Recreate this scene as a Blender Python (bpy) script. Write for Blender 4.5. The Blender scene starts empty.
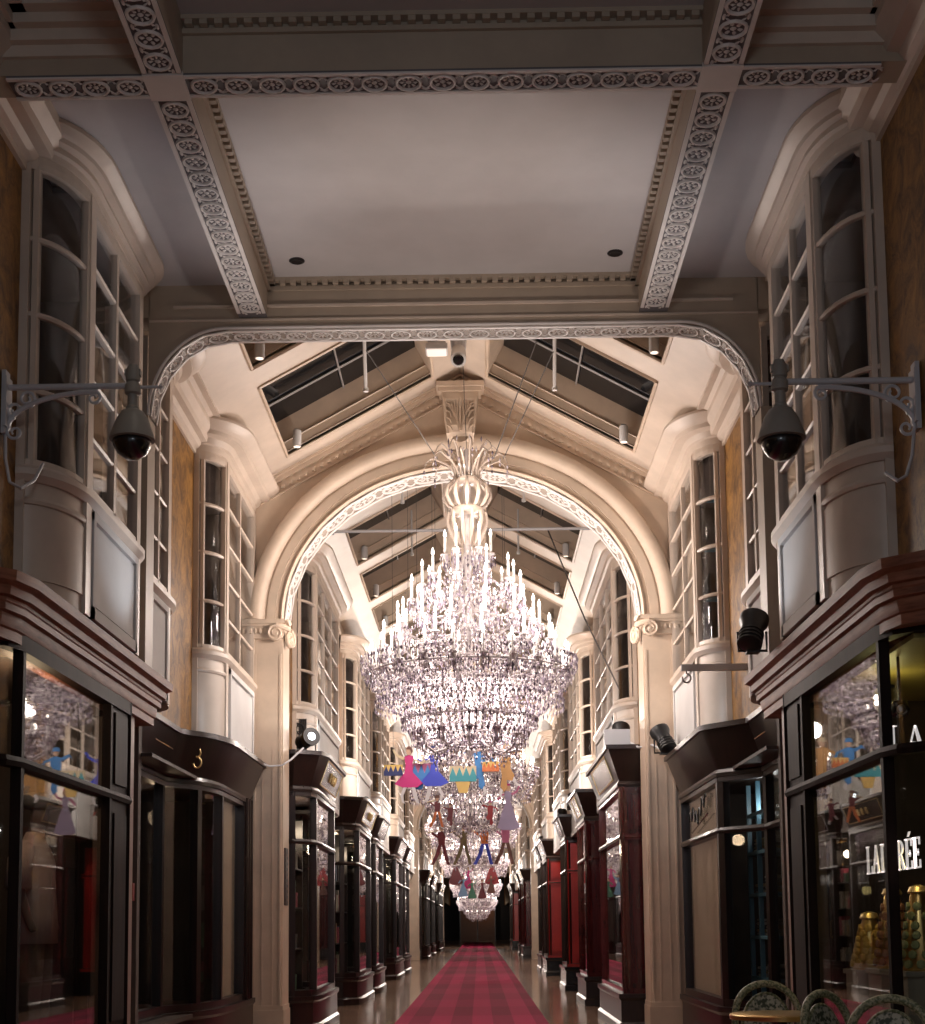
import bpy, bmesh, math, random
from mathutils import Vector, Matrix
random.seed(7)
PI = math.pi
scene = bpy.context.scene
col = scene.collection

# ------------------------------------------------------------------ materials
def mat(name, color=(.5,.5,.5), rough=.5, metal=0., coat=0., spec=.5, trans=0.):
    m = bpy.data.materials.new(name); m.use_nodes = True
    b = m.node_tree.nodes['Principled BSDF']
    b.inputs['Base Color'].default_value = (*color, 1)
    b.inputs['Roughness'].default_value = rough
    b.inputs['Metallic'].default_value = metal
    b.inputs['Coat Weight'].default_value = coat
    b.inputs['Coat Roughness'].default_value = .08
    b.inputs['Specular IOR Level'].default_value = spec
    b.inputs['Transmission Weight'].default_value = trans
    return m
def nodes(m):
    nt = m.node_tree; return nt, nt.nodes, nt.links, nt.nodes['Principled BSDF']
def noisy(m, c1, c2, scale=(4,4,4), nscale=3., detail=6., rough=.6, lo=.35, hi=.65, bump=0., dist=0.):
    nt, N, L, b = nodes(m)
    tc = N.new('ShaderNodeTexCoord'); mp = N.new('ShaderNodeMapping'); mp.inputs['Scale'].default_value = scale
    ns = N.new('ShaderNodeTexNoise'); ns.inputs['Scale'].default_value = nscale; ns.inputs['Detail'].default_value = detail
    ns.inputs['Roughness'].default_value = rough; ns.inputs['Distortion'].default_value = dist
    rp = N.new('ShaderNodeValToRGB'); rp.color_ramp.elements[0].position = lo; rp.color_ramp.elements[1].position = hi
    rp.color_ramp.elements[0].color = (*c1,1); rp.color_ramp.elements[1].color = (*c2,1)
    L.new(tc.outputs['Object'], mp.inputs['Vector']); L.new(mp.outputs['Vector'], ns.inputs['Vector'])
    L.new(ns.outputs['Fac'], rp.inputs['Fac']); L.new(rp.outputs['Color'], b.inputs['Base Color'])
    if bump:
        bp = N.new('ShaderNodeBump'); bp.inputs['Strength'].default_value = bump; bp.inputs['Distance'].default_value = .01
        L.new(ns.outputs['Fac'], bp.inputs['Height']); L.new(bp.outputs['Normal'], b.inputs['Normal'])
    return m
def painted(name, c, rough=.45, v=.10, **k):
    m = mat(name, c, rough, **k)
    return noisy(m, tuple(x*(1-v) for x in c), tuple(min(1,x*(1+v)) for x in c), (1,1,1), 2.2, 5., .6, .3, .7)
def glass_mat(name, tint=(1,1,1), refl=1.0, rough=.01, base=.04):
    m = bpy.data.materials.new(name); m.use_nodes = True
    nt = m.node_tree; N = nt.nodes; L = nt.links; N.clear()
    out = N.new('ShaderNodeOutputMaterial'); mx = N.new('ShaderNodeMixShader')
    tr = N.new('ShaderNodeBsdfTransparent'); tr.inputs['Color'].default_value = (*tint,1)
    gl = N.new('ShaderNodeBsdfGlossy'); gl.inputs['Roughness'].default_value = rough; gl.inputs['Color'].default_value = (.9,.9,.9,1)
    ge = N.new('ShaderNodeNewGeometry'); dt = N.new('ShaderNodeVectorMath'); dt.operation = 'DOT_PRODUCT'
    L.new(ge.outputs['Incoming'], dt.inputs[0]); L.new(ge.outputs['Normal'], dt.inputs[1])
    def mth(op, x, y=None, z=None):
        n = N.new('ShaderNodeMath'); n.operation = op; n.use_clamp = op == 'MULTIPLY_ADD'
        L.new(x, n.inputs[0])
        if y is not None: n.inputs[1].default_value = y
        if z is not None: n.inputs[2].default_value = z
        return n.outputs[0]
    ab = mth('ABSOLUTE', dt.outputs['Value']); om = N.new('ShaderNodeMath'); om.operation = 'SUBTRACT'; om.inputs[0].default_value = 1.; L.new(ab, om.inputs[1])
    fac = mth('MULTIPLY_ADD', mth('POWER', om.outputs[0], 4.0), refl, base)   # Schlick, the same from both faces of the pane
    L.new(fac, mx.inputs['Fac'])
    L.new(tr.outputs[0], mx.inputs[1]); L.new(gl.outputs[0], mx.inputs[2]); L.new(mx.outputs[0], out.inputs['Surface'])
    return m
def emit(name, color, strength, sample=True):
    m = mat(name, color, .4)
    b = m.node_tree.nodes['Principled BSDF']
    b.inputs['Emission Color'].default_value = (*color,1); b.inputs['Emission Strength'].default_value = strength
    if not sample:
        m.cycles.emission_sampling = 'NONE'
    return m

CREAM = painted('cream_paint', (.60,.50,.415), .42)
CREAM_D = painted('cream_paint_arch', (.61,.485,.375), .42, .12)
WHITE = painted('white_paint', (.66,.645,.63), .75, .06, spec=.15)
CEIL = painted('ceiling_paint', (.50,.475,.47), .55, .06)
TAUPE = painted('taupe_paint', (.40,.325,.25), .5, .10)
CARVE = painted('carved_white', (.70,.66,.63), .5, .08)
GROUND = painted('carved_ground', (.13,.12,.125), .6, .10)
GROUND_W = painted('carved_ground_warm', (.30,.245,.20), .6, .10)
GOLD = noisy(mat('gold_marble', rough=.5, spec=.3), (.075,.030,.006), (.40,.20,.045), (1.,1.,1.), 4.5, 10., .75, .36, .66, 0, .8)
WOODC = noisy(mat('cornice_wood', rough=.5, spec=.25), (.15,.052,.028), (.33,.13,.075), (2,1.,9), 4., 6., .6, .3, .7)
DARK = noisy(mat('dark_mahogany', rough=.32, coat=.12), (.010,.0055,.005), (.026,.011,.009), (6,6,.8), 3., 6., .6, .3, .7)
DULL = noisy(mat('dull_dark_wood', rough=.6, spec=.12), (.010,.006,.005), (.024,.012,.009), (6,6,.8), 3., 6., .6, .3, .7)
MAROON = noisy(mat('maroon_wood', rough=.2, coat=.7), (.040,.006,.007), (.085,.012,.013), (6,6,.8), 3., 6., .6, .3, .7)
RED = noisy(mat('red_paint', rough=.3, coat=.4), (.30,.015,.012), (.37,.022,.016), (1,1,1), 2., 4.)
BLACK = mat('black_gloss', (.008,.008,.009), .22, coat=.6)
BLACKM = mat('black_housing', (.012,.012,.013), .4)
INTER = painted('shop_interior', (.055,.036,.028), .6, .3)
OLIVE = painted('olive_interior', (.26,.21,.06), .5, .2)
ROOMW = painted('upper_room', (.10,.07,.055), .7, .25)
GLASS = glass_mat('shop_glass', (.95,.96,.95), .75, .012, .035)
GLASSU = glass_mat('window_glass', (.92,.93,.94), .7, .03, .035)
NIGHT = mat('night_glass', (.006,.007,.009), .08, spec=.35)
IRON = mat('grey_painted_iron', (.52,.52,.54), .4)
CAMG = mat('camera_housing', (.27,.25,.22), .45)
STEEL = mat('steel', (.55,.55,.55), .3, 1.)
BRASS = mat('brass', (.75,.52,.20), .28, 1.)
GILT = mat('gilt', (.80,.60,.28), .35, .8)
LETTER = emit('lit_white_letter', (1,.93,.92), .55, False)
BEIGE = painted('beige_blind', (.42,.32,.22), .7, .08)
CREAM_SHADED = painted('shaded_cream_pilaster', (.30,.20,.17), .5, .1)  # cream paint with the pilaster's deep shade put into the base colour
TEAL = mat('teal_paint', (.10,.21,.28), .45)
WICK = noisy(mat('green_cream_wicker', rough=.5), (.11,.13,.06), (.40,.38,.24), (1,1,1), 60., 2., .5, .42, .58)
CANE = noisy(mat('woven_seat', rough=.5), (.06,.07,.04), (.50,.47,.36), (1,1,1), 45., 1., .5, .42, .58)
SKIN = mat('painted_skin', (.62,.40,.28), .5)
SHIRT = painted('pale_shirt', (.42,.32,.30), .8, .15)
TROUS = painted('tan_trousers', (.15,.10,.075), .85, .15)
CAPM = painted('grey_cap', (.07,.07,.075), .85, .2)
MANN = mat('mannequin_skin', (.10,.07,.06), .5)
ROPE = mat('grey_wire', (.10,.09,.085), .5)

def crystal_mat():
    m = bpy.data.materials.new('crystal'); m.use_nodes = True
    nt, N, L, b = nodes(m)
    g = N.new('ShaderNodeNewGeometry'); rp = N.new('ShaderNodeValToRGB')
    e = rp.color_ramp.elements
    e[0].position = 0; e[0].color = (.10,.08,.11,1)
    e[1].position = .45; e[1].color = (.40,.34,.42,1)
    n = e.new(.75); n.color = (.76,.70,.73,1)
    n = e.new(1.); n.color = (.95,.90,.88,1)
    L.new(g.outputs['Random Per Island'], rp.inputs['Fac']); L.new(rp.outputs['Color'], b.inputs['Base Color'])
    b.inputs['Roughness'].default_value = .12; b.inputs['Specular IOR Level'].default_value = .9
    b.inputs['Coat Weight'].default_value = .5; b.inputs['Coat Roughness'].default_value = .03
    return m
CRYS = crystal_mat()
GLASSARM = mat('white_glass', (.62,.57,.57), .1, coat=.8, spec=.8)
AMBER = mat('warm_glass', (.60,.50,.43), .1, coat=.8, spec=.8)
CANDLE = mat('candle_sleeve', (.9,.88,.85), .4)
FLAME = emit('candle_bulb', (1,.90,.80), 9., False)

def carpet_mat():
    m = mat('tartan_carpet', (.3,.02,.05), .95, spec=.1)
    nt, N, L, b = nodes(m)
    tc = N.new('ShaderNodeTexCoord'); sp = N.new('ShaderNodeSeparateXYZ'); L.new(tc.outputs['Object'], sp.inputs[0])
    def band(out, period, ph):
        a = N.new('ShaderNodeMath'); a.operation = 'MULTIPLY_ADD'; a.inputs[1].default_value = 1/period; a.inputs[2].default_value = ph
        f = N.new('ShaderNodeMath'); f.operation = 'FRACT'
        c = N.new('ShaderNodeMath'); c.operation = 'GREATER_THAN'; c.inputs[1].default_value = .5
        L.new(out, a.inputs[0]); L.new(a.outputs[0], f.inputs[0]); L.new(f.outputs[0], c.inputs[0]); return c.outputs[0]
    bx = band(sp.outputs['X'], .56, 100.42); by = band(sp.outputs['Y'], 4.4, 100.3)
    ad = N.new('ShaderNodeMath'); ad.operation = 'ADD'; L.new(bx, ad.inputs[0]); L.new(by, ad.inputs[1])
    dv = N.new('ShaderNodeMath'); dv.operation = 'MULTIPLY_ADD'; dv.inputs[1].default_value = .28; L.new(by, dv.inputs[0]); m2_ = N.new('ShaderNodeMath'); m2_.operation = 'MULTIPLY'; m2_.inputs[1].default_value = .72; L.new(bx, m2_.inputs[0]); L.new(m2_.outputs[0], dv.inputs[2])
    rp = N.new('ShaderNodeValToRGB'); e = rp.color_ramp.elements
    e[0].color = (.27,.026,.066,1); e[1].color = (.48,.038,.110,1)
    L.new(dv.outputs[0], rp.inputs['Fac'])
    ns = N.new('ShaderNodeTexNoise'); ns.inputs['Scale'].default_value = 130; L.new(tc.outputs['Object'], ns.inputs['Vector'])
    mx = N.new('ShaderNodeMix'); mx.data_type = 'RGBA'; mx.blend_type = 'MULTIPLY'; mx.inputs[0].default_value = .35
    L.new(rp.outputs['Color'], mx.inputs[6]); L.new(ns.outputs['Fac'], mx.inputs[7]); L.new(mx.outputs[2], b.inputs['Base Color'])
    return m
CARPET = carpet_mat()
def floor_mat():
    m = mat('polished_paving', (.2,.14,.1), .16, spec=.6)
    nt, N, L, b = nodes(m)
    tc = N.new('ShaderNodeTexCoord'); br = N.new('ShaderNodeTexBrick')
    br.inputs['Scale'].default_value = 1.; br.inputs['Brick Width'].default_value = .75; br.inputs['Row Height'].default_value = .5
    br.inputs['Mortar Size'].default_value = .006
    br.inputs['Color1'].default_value = (.46,.29,.20,1); br.inputs['Color2'].default_value = (.35,.215,.15,1); br.inputs['Mortar'].default_value = (.03,.022,.018,1)
    L.new(tc.outputs['Object'], br.inputs['Vector']); L.new(br.outputs['Color'], b.inputs['Base Color'])
    ns = N.new('ShaderNodeTexNoise'); ns.inputs['Scale'].default_value = 5
    mr = N.new('ShaderNodeMapRange'); mr.inputs[3].default_value = .06; mr.inputs[4].default_value = .20
    L.new(tc.outputs['Object'], ns.inputs['Vector']); L.new(ns.outputs['Fac'], mr.inputs[0]); L.new(mr.outputs[0], b.inputs['Roughness'])
    return m
FLOOR = floor_mat()

# ------------------------------------------------------------------ mesh builder
class MB:
    def __init__(s): s.v = []; s.f = []
    def add(s, vs, fs):
        o = len(s.v); s.v += [tuple(p) for p in vs]; s.f += [tuple(i+o for i in f) for f in fs]
    def box(s, x0,x1,y0,y1,z0,z1):
        s.add([(x0,y0,z0),(x1,y0,z0),(x1,y1,z0),(x0,y1,z0),(x0,y0,z1),(x1,y0,z1),(x1,y1,z1),(x0,y1,z1)],
              [(0,3,2,1),(4,5,6,7),(0,1,5,4),(1,2,6,5),(2,3,7,6),(3,0,4,7)])
    def obox(s, c, ax, ay, az, hx, hy, hz):
        c = Vector(c); ax = Vector(ax)*hx; ay = Vector(ay)*hy; az = Vector(az)*hz
        P = [c-ax-ay-az, c+ax-ay-az, c+ax+ay-az, c-ax+ay-az, c-ax-ay+az, c+ax-ay+az, c+ax+ay+az, c-ax+ay+az]
        s.add(P, [(0,3,2,1),(4,5,6,7),(0,1,5,4),(1,2,6,5),(2,3,7,6),(3,0,4,7)])
    def prism(s, poly, fn, a0, a1):
        # poly: 2-D points, fn(u,v,a) -> xyz
        n = len(poly)
        s.add([fn(u,v,a0) for u,v in poly]+[fn(u,v,a1) for u,v in poly],
              [tuple(range(n))[::-1], tuple(range(n,2*n))]+[(i,(i+1)%n,n+(i+1)%n,n+i) for i in range(n)])
    def tube(s, pts, r, n=6, caps=True):
        pts = [Vector(p) for p in pts]; m = len(pts)
        rs = r if isinstance(r,(list,tuple)) else [r]*m
        base = len(s.v); prev = None
        for i,p in enumerate(pts):
            t = (pts[min(i+1,m-1)]-pts[max(i-1,0)])
            t = t.normalized() if t.length > 1e-9 else Vector((0,0,1))
            if prev is None:
                a = Vector((0,0,1)) if abs(t.z) < .9 else Vector((1,0,0))
                x = t.cross(a).normalized()
            else:
                x = (prev - t*prev.dot(t))
                x = x.normalized() if x.length > 1e-6 else t.orthogonal().normalized()
            prev = x; y = t.cross(x)
            for k in range(n):
                a = 2*PI*k/n
                s.v.append(tuple(p + (x*math.cos(a)+y*math.sin(a))*rs[i]))
        for i in range(m-1):
            for k in range(n):
                s.f.append((base+i*n+k, base+i*n+(k+1)%n, base+(i+1)*n+(k+1)%n, base+(i+1)*n+k))
        if caps:
            s.f.append(tuple(base+k for k in range(n))[::-1]); s.f.append(tuple(base+(m-1)*n+k for k in range(n)))
    def lathe(s, c, prof, n=12, axis=None):
        # prof [(r,h)] round axis (default Z)
        c = Vector(c)
        if axis is None: ax, ux, uy = Vector((0,0,1)), Vector((1,0,0)), Vector((0,1,0))
        else:
            ax = Vector(axis).normalized(); ux = ax.orthogonal().normalized(); uy = ax.cross(ux)
        b = len(s.v); m = len(prof)
        for r,h in prof:
            for k in range(n):
                a = 2*PI*k/n; s.v.append(tuple(c+ax*h+(ux*math.cos(a)+uy*math.sin(a))*max(r,1e-4)))
        for i in range(m-1):
            for k in range(n): s.f.append((b+i*n+k, b+i*n+(k+1)%n, b+(i+1)*n+(k+1)%n, b+(i+1)*n+k))
        s.f.append(tuple(b+k for k in range(n))[::-1]); s.f.append(tuple(b+(m-1)*n+k for k in range(n)))
    def octa(s, c, r, h, h2=None, rot=0.):
        x,y,z = c; h2 = h if h2 is None else h2; a = math.cos(rot)*r; d = math.sin(rot)*r
        s.add([(x+a,y+d,z),(x-d,y+a,z),(x-a,y-d,z),(x+d,y-a,z),(x,y,z+h),(x,y,z-h2)],
              [(0,1,4),(1,2,4),(2,3,4),(3,0,4),(1,0,5),(2,1,5),(3,2,5),(0,3,5)])
    def sweep(s, path, prof, side=1, caps=True):
        # path: (|x|, y) near to far; prof: closed (outward offset, z); outward points at the arcade's axis
        n = len(path); k = len(prof); nrm = []
        for i in range(n-1):
            d = Vector((path[i+1][0]-path[i][0], path[i+1][1]-path[i][1])).normalized(); nrm.append(Vector((-d.y, d.x)))
        b = len(s.v)
        for i in range(n):
            if i == 0: m = nrm[0]
            elif i == n-1: m = nrm[-1]
            else:
                m = nrm[i-1]+nrm[i]; m = m/max(.35, 1+nrm[i-1].dot(nrm[i]))
            for o,z in prof: s.v.append((side*(path[i][0]+m.x*o), path[i][1]+m.y*o, z))
        for i in range(n-1):
            for j in range(k): s.f.append((b+i*k+j, b+i*k+(j+1)%k, b+(i+1)*k+(j+1)%k, b+(i+1)*k+j))
        if caps:
            s.f.append(tuple(b+j for j in range(k))); s.f.append(tuple(b+(n-1)*k+j for j in range(k))[::-1])
    def post(s, pt, nrm, w, d0, d1, z0, z1, side=1):
        # square post at a path point, from outward offset d0 to d1
        n = Vector(nrm).normalized(); t = Vector((n.y,-n.x)); p = Vector(pt)
        c = [p+t*(w/2)+n*d0, p-t*(w/2)+n*d0, p-t*(w/2)+n*d1, p+t*(w/2)+n*d1]
        s.add([(side*q.x,q.y,z0) for q in c]+[(side*q.x,q.y,z1) for q in c],
              [(0,3,2,1),(4,5,6,7),(0,1,5,4),(1,2,6,5),(2,3,7,6),(3,0,4,7)])
    def arch(s, z0, rx, rz, prof, a0=0., a1=PI, n=40, caps=True):
        # prof: closed (radial offset, y)
        k = len(prof); b = len(s.v)
        for i in range(n+1):
            a = a0+(a1-a0)*i/n; ca, sa = math.cos(a), math.sin(a)
            for d,y in prof: s.v.append(((rx+d)*ca, y, z0+(rz+d)*sa))
        for i in range(n):
            for j in range(k): s.f.append((b+i*k+j, b+i*k+(j+1)%k, b+(i+1)*k+(j+1)%k, b+(i+1)*k+j))
        if caps:
            s.f.append(tuple(b+j for j in range(k))); s.f.append(tuple(b+n*k+j for j in range(k))[::-1])
    def build(s, name, m, parent=None, smooth=False, label=None):
        me = bpy.data.meshes.new(name); o = bpy.data.objects.new(name, me)
        off = Vector((0,0,0)); p = parent
        while p is not None: off += p.location; p = p.parent
        me.from_pydata([(x-off.x,y-off.y,z-off.z) for x,y,z in s.v], [], s.f); me.update()
        bm = bmesh.new(); bm.from_mesh(me); bmesh.ops.recalc_face_normals(bm, faces=bm.faces); bm.to_mesh(me); bm.free()
        if smooth:
            me.polygons.foreach_set('use_smooth', [True]*len(me.polygons))
            if smooth is not True: me.set_sharp_from_angle(angle=math.radians(smooth))
        if m is not None: me.materials.append(m)
        col.objects.link(o)
        if parent is not None: o.parent = parent
        if label: o['label'] = label
        return o
def tag(o, label, cat, group=None, kind=None):
    o['label'] = label; o['category'] = cat
    if group: o['group'] = group
    if kind: o['kind'] = kind
    return o
def thing(name, loc, label, cat, group=None, kind=None):
    o = bpy.data.objects.new(name, None); o.empty_display_size = .1; o.location = loc; col.objects.link(o)
    return tag(o, label, cat, group, kind)
KIDS = {}
def copy_tree(o, delta=(0,0,0), parent=None):
    c = o.copy(); col.objects.link(c)
    if parent is None: c.location = Vector(o.location)+Vector(delta)
    else: c.parent = parent
    for ch in list(o.children): copy_tree(ch, parent=c)
    return c
def light(name, kind, loc, energy, color=(1,1,1), size=.05, target=None, spot=60, blend=.5):
    d = bpy.data.lights.new(name, kind); d.energy = energy; d.color = color
    d.shadow_soft_size = size
    o = bpy.data.objects.new(name, d); o.location = loc; col.objects.link(o)
    if kind == 'SPOT': d.spot_size = math.radians(spot); d.spot_blend = blend
    if target is not None:
        o.rotation_euler = (Vector(target)-Vector(loc)).to_track_quat('-Z','Y').to_euler()
    return o

# carved band of roundels: M(u,v,h) maps along/across/outward to space
def carved(mb, M, length, width, pitch=None, u0=0., margin=.12, seg=14):
    pitch = pitch or width*.92
    n = max(1, int(round(length/pitch))); p = length/n
    e = width*.5
    def strip(v0,v1,h,nu):
        for i in range(nu):
            a = u0+length*i/nu; b = u0+length*(i+1)/nu
            mb.add([M(a,v0,0),M(b,v0,0),M(b,v1,0),M(a,v1,0),M(a,v0,h),M(b,v0,h),M(b,v1,h),M(a,v1,h)],
                   [(4,5,6,7),(0,1,5,4),(2,3,7,6),(3,0,4,7),(1,2,6,5)])
    nu = max(4, n)
    strip(-e, -e+width*margin, .010, nu); strip(e-width*margin, e, .010, nu)
    R = width*(.5-margin)*.98
    def ring(cu, cv, ro, ri, h):
        b = len(mb.v)
        for k in range(seg):
            a = 2*PI*k/seg; c, sn = math.cos(a), math.sin(a)
            mb.v += [tuple(M(cu+ro*c,cv+ro*sn,0)),tuple(M(cu+(ro*.75+ri*.25)*c,cv+(ro*.75+ri*.25)*sn,h)),tuple(M(cu+(ro*.25+ri*.75)*c,cv+(ro*.25+ri*.75)*sn,h)),tuple(M(cu+ri*c,cv+ri*sn,0))]
        for k in range(seg):
            q = (k+1)%seg
            for j in range(3): mb.f.append((b+k*4+j,b+q*4+j,b+q*4+j+1,b+k*4+j+1))
    def blob(cu, cv, ru, rv, h, rot=0., m=7):
        b = len(mb.v); c0, s0 = math.cos(rot), math.sin(rot)
        for k in range(m):
            a = 2*PI*k/m; x = ru*math.cos(a); y = rv*math.sin(a)
            mb.v.append(tuple(M(cu+x*c0-y*s0, cv+x*s0+y*c0, 0)))
        mb.v.append(tuple(M(cu,cv,h)))
        for k in range(m): mb.f.append((b+k,b+(k+1)%m,b+m))
    for i in range(n):
        cu = u0+p*(i+.5)
        ring(cu,0,R,R*.74,.014)
        blob(cu,0,R*.22,R*.22,.014)
        m = 6 if i%2 else 8
        for k in range(m):
            a = 2*PI*k/m+(.3 if i%2 else 0)
            blob(cu+R*.48*math.cos(a), R*.48*math.sin(a), R*.21, R*.10 if i%2==0 else R*.15, .012, a, 6)
        # scrolls in the gaps between roundels
        for sv in (-1,1):
            blob(cu+p*.5, sv*R*.80, R*.34, R*.13, .011, 0)
            blob(cu+p*.5-R*.22, sv*R*.55, R*.22, R*.08, .010, sv*.9)
            blob(cu+p*.5+R*.22, sv*R*.55, R*.22, R*.08, .010, -sv*.9)

# ------------------------------------------------------------------ dimensions (metres)
CAM = (.16, 0., 1.3)
XF, XW = 2.48, 2.75           # upper bay fronts / walls before the arch
XF3, XW3 = 2.02, 2.27         # beyond the arch
YFR, YAR = 11.2, 16.6         # framed opening, big arch
ZB, ZCL = 6.24, 6.53          # beam soffit, flat ceiling
AP, SL = 7.9, .55             # roof ridge height and slope
def roofz(x): return AP-SL*abs(x)
SIDE = {-1:'on the side of the shop numbered three', 1:'on the side of the café tables'}
SD = {-1:'left', 1:'right'}
E_CH, E_FL, E_DL, E_W, E_CW, E_EN, E_AW, EXPO = 62., 34., 14., .22, 125., 95., 24., 0.
# ------------------------------------------------------------------ floor, carpet, end of the arcade
m = MB(); m.box(-5,5,-3,122,-.2,0)
tag(m.build('floor', FLOOR), 'polished brown stone paving along the arcade', 'floor', None, 'structure')
m = MB(); m.box(-.98,1.05,-2.5,108,0,.012)
car = tag(m.build('carpet', CARPET), 'long red tartan carpet running down the middle of the arcade', 'carpet')
m = MB(); m.box(-5,5,120,120.3,0,8.5)
tag(m.build('wall_end', mat('dusk_wall',(.02,.022,.03),.8)), 'dark wall closing the distant end of the arcade', 'wall', None, 'structure')
t = thing('end_doors', (0,119.6,0), 'dim panelled double doors at the dark end of the arcade', 'door')
m = MB()
for x in (-1.5,-.04,1.42): m.box(x,x+.08,119.5,119.65,0,2.8)
m.box(-1.5,1.5,119.5,119.65,2.75,3.0); m.build('door_frame', DARK, t)
for a in (-1.42,.04):
    m = MB(); m.box(a,a+1.38,119.55,119.62,0,2.75)
    for z0,z1 in ((.2,.9),(1.05,2.6)): m.box(a+.15,a+1.23,119.53,119.55,z0,z1)
    m.build('door_leaf', mat('brown_door',(.16,.07,.035),.4), t)
light('end_lamp','POINT',(.6,118.4,2.9),25,(1,.7,.45),.1)
# ------------------------------------------------------------------ walls
def wall(name, m, material, label): return tag(m.build(name, material), label, 'wall', None, 'structure')
for s in (-1,1):
    m = MB()
    def wb(x0,x1,y0,y1,z0,z1): m.box(min(s*x0,s*x1),max(s*x0,s*x1),y0,y1,z0,z1)
    wb(XW,XW+.12,2.,8.80 if s<0 else 8.62,3.0,6.4); wb(XW,XW+.12,12.80,14.41,3.0,6.6); wb(XW,XW+.12,11.08 if s<0 else 10.93,11.5,3.0,6.6)
    wall('wall_'+SD[s], m, GOLD, 'gold and brown marbled upper wall '+SIDE[s])
    m = MB()
    ys = [17.1,18.6]
    wb(XW3,XW3+.12,17.1,18.62,2.9,6.9)
    for k in range(5):
        a = 18.6+6.4*k; wb(XW3,XW3+.12,a+3.98,min(a+6.42,54.0),2.9,6.9)
    for k in range(5):
        a = 56.5+6.4*k; wb(XW3,XW3+.12,(a+3.98),a+6.42 if k<4 else 92,2.9,6.9)
    wb(XW3,XW3+.12,54.4,56.52,2.9,6.9); wb(XW3,XW3+.12,92.4,120,2.9,6.9)
    wall('wall_'+SD[s]+'_beyond_arch', m, GOLD, 'marbled wall strips between bays beyond the big arch '+SIDE[s])
    m = MB()
    wb(5.0,5.2,-3,121,0,3.2); wb(3.4,5.0,-.5,-.3,0,3.2)
    # upper storey closing walls, far behind the bay windows
    wb(4.2,4.35,-1,121,3.2,8.8)
    wb(2.87,4.3,8.3,8.45,3.1,6.9); wb(2.87,4.3,13.5,13.65,3.1,6.9)
    wb(XW3+.1,4.3,17.0,17.1,3.1,8.6); wb(2.3,5.,17.0,17.12,0,3.3)
    wb(2.7,5.,11.95,12.05,0,3.2)
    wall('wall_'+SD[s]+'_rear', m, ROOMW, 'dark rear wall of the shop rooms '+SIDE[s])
    m = MB(); wb(2.9,5.0,-3,17,3.1,3.22); wb(2.45,5.,17,121,3.0,3.12)
    tag(m.build('ceiling_shops_'+SD[s], ROOMW), 'dark ceiling slab over the shops '+SIDE[s], 'ceiling', None, 'structure')
    # cream pilaster strips under the framed opening, deep shade put into their colour
    m = MB(); wb(2.62,2.95,11.12,11.42,0,3.3); wb(2.60,2.64,11.16,11.38,.3,3.2)
    tag(m.build('trim_'+SD[s], CREAM_SHADED), 'narrow cream pilaster in a darkened shade tone between shopfronts '+SIDE[s], 'pilaster', None, 'structure')

# ------------------------------------------------------------------ coffered ceiling in front
m = MB()
m.box(-1.52,1.52,8.06,YFR,ZCL+.03,ZCL+.13)
for s in (-1,1): m.box(min(s*1.5,s*2.95),max(s*1.5,s*2.95),8.06,YFR,ZCL,ZCL+.12)
m.box(-1.52,1.52,-1,7.86,6.58,6.8)
for s in (-1,1): m.box(min(s*1.5,s*2.95),max(s*1.5,s*2.95),-1,7.86,6.60,6.8)
ceil = tag(m.build('ceiling', CEIL), 'pale grey coffered ceiling panels over the entrance bay', 'ceiling', None, 'structure')
XB = 1.63; HW = .115
m = MB()
for s in (-1,1): m.box(s*XB-HW, s*XB+HW, -1, YFR+.02, ZB+.02, 6.75)
m.build('long_beam', TAUPE, ceil)
m = MB(); m.box(-2.75,2.75,7.85,8.07,ZB+.02,6.75)
m.build('cross_beam', TAUPE, ceil)
m = MB()
for s in (-1,1):
    m.box(s*XB-HW, s*XB+HW, -1, 7.85, ZB+.008, ZB+.02); m.box(s*XB-HW, s*XB+HW, 8.07, YFR, ZB+.008, ZB+.02)
m.box(-2.55,-XB-HW,7.85,8.07,ZB+.008,ZB+.02); m.box(XB+HW,2.55,7.85,8.07,ZB+.008,ZB+.02); m.box(-XB+HW,XB-HW,7.85,8.07,ZB+.008,ZB+.02)
m.build('beam_soffit', GROUND, ceil)
m = MB()
for s in (-1,1):
    carved(m, lambda u,v,h: (s*XB+v, u, ZB+.008-h), 3.0, .23, .205, 8.10)
    carved(m, lambda u,v,h: (s*XB+v, u, ZB+.008-h), 1.9, .23, .205, 5.92)
    m.box(s*XB-HW-.004, s*XB+HW+.004, 7.83,8.09, ZB-.006, ZB+.02)
carved(m, lambda u,v,h: (u, 7.96+v, ZB+.008-h), 3.02, .22, .205, -1.51)
carved(m, lambda u,v,h: (u, 7.96+v, ZB+.008-h), .80, .22, .205, -2.55)
carved(m, lambda u,v,h: (u, 7.96+v, ZB+.008-h), .80, .22, .205, 1.75)
m.build('carved_band', CARVE, ceil, label='white carved roundel ornament on the beam undersides')
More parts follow.
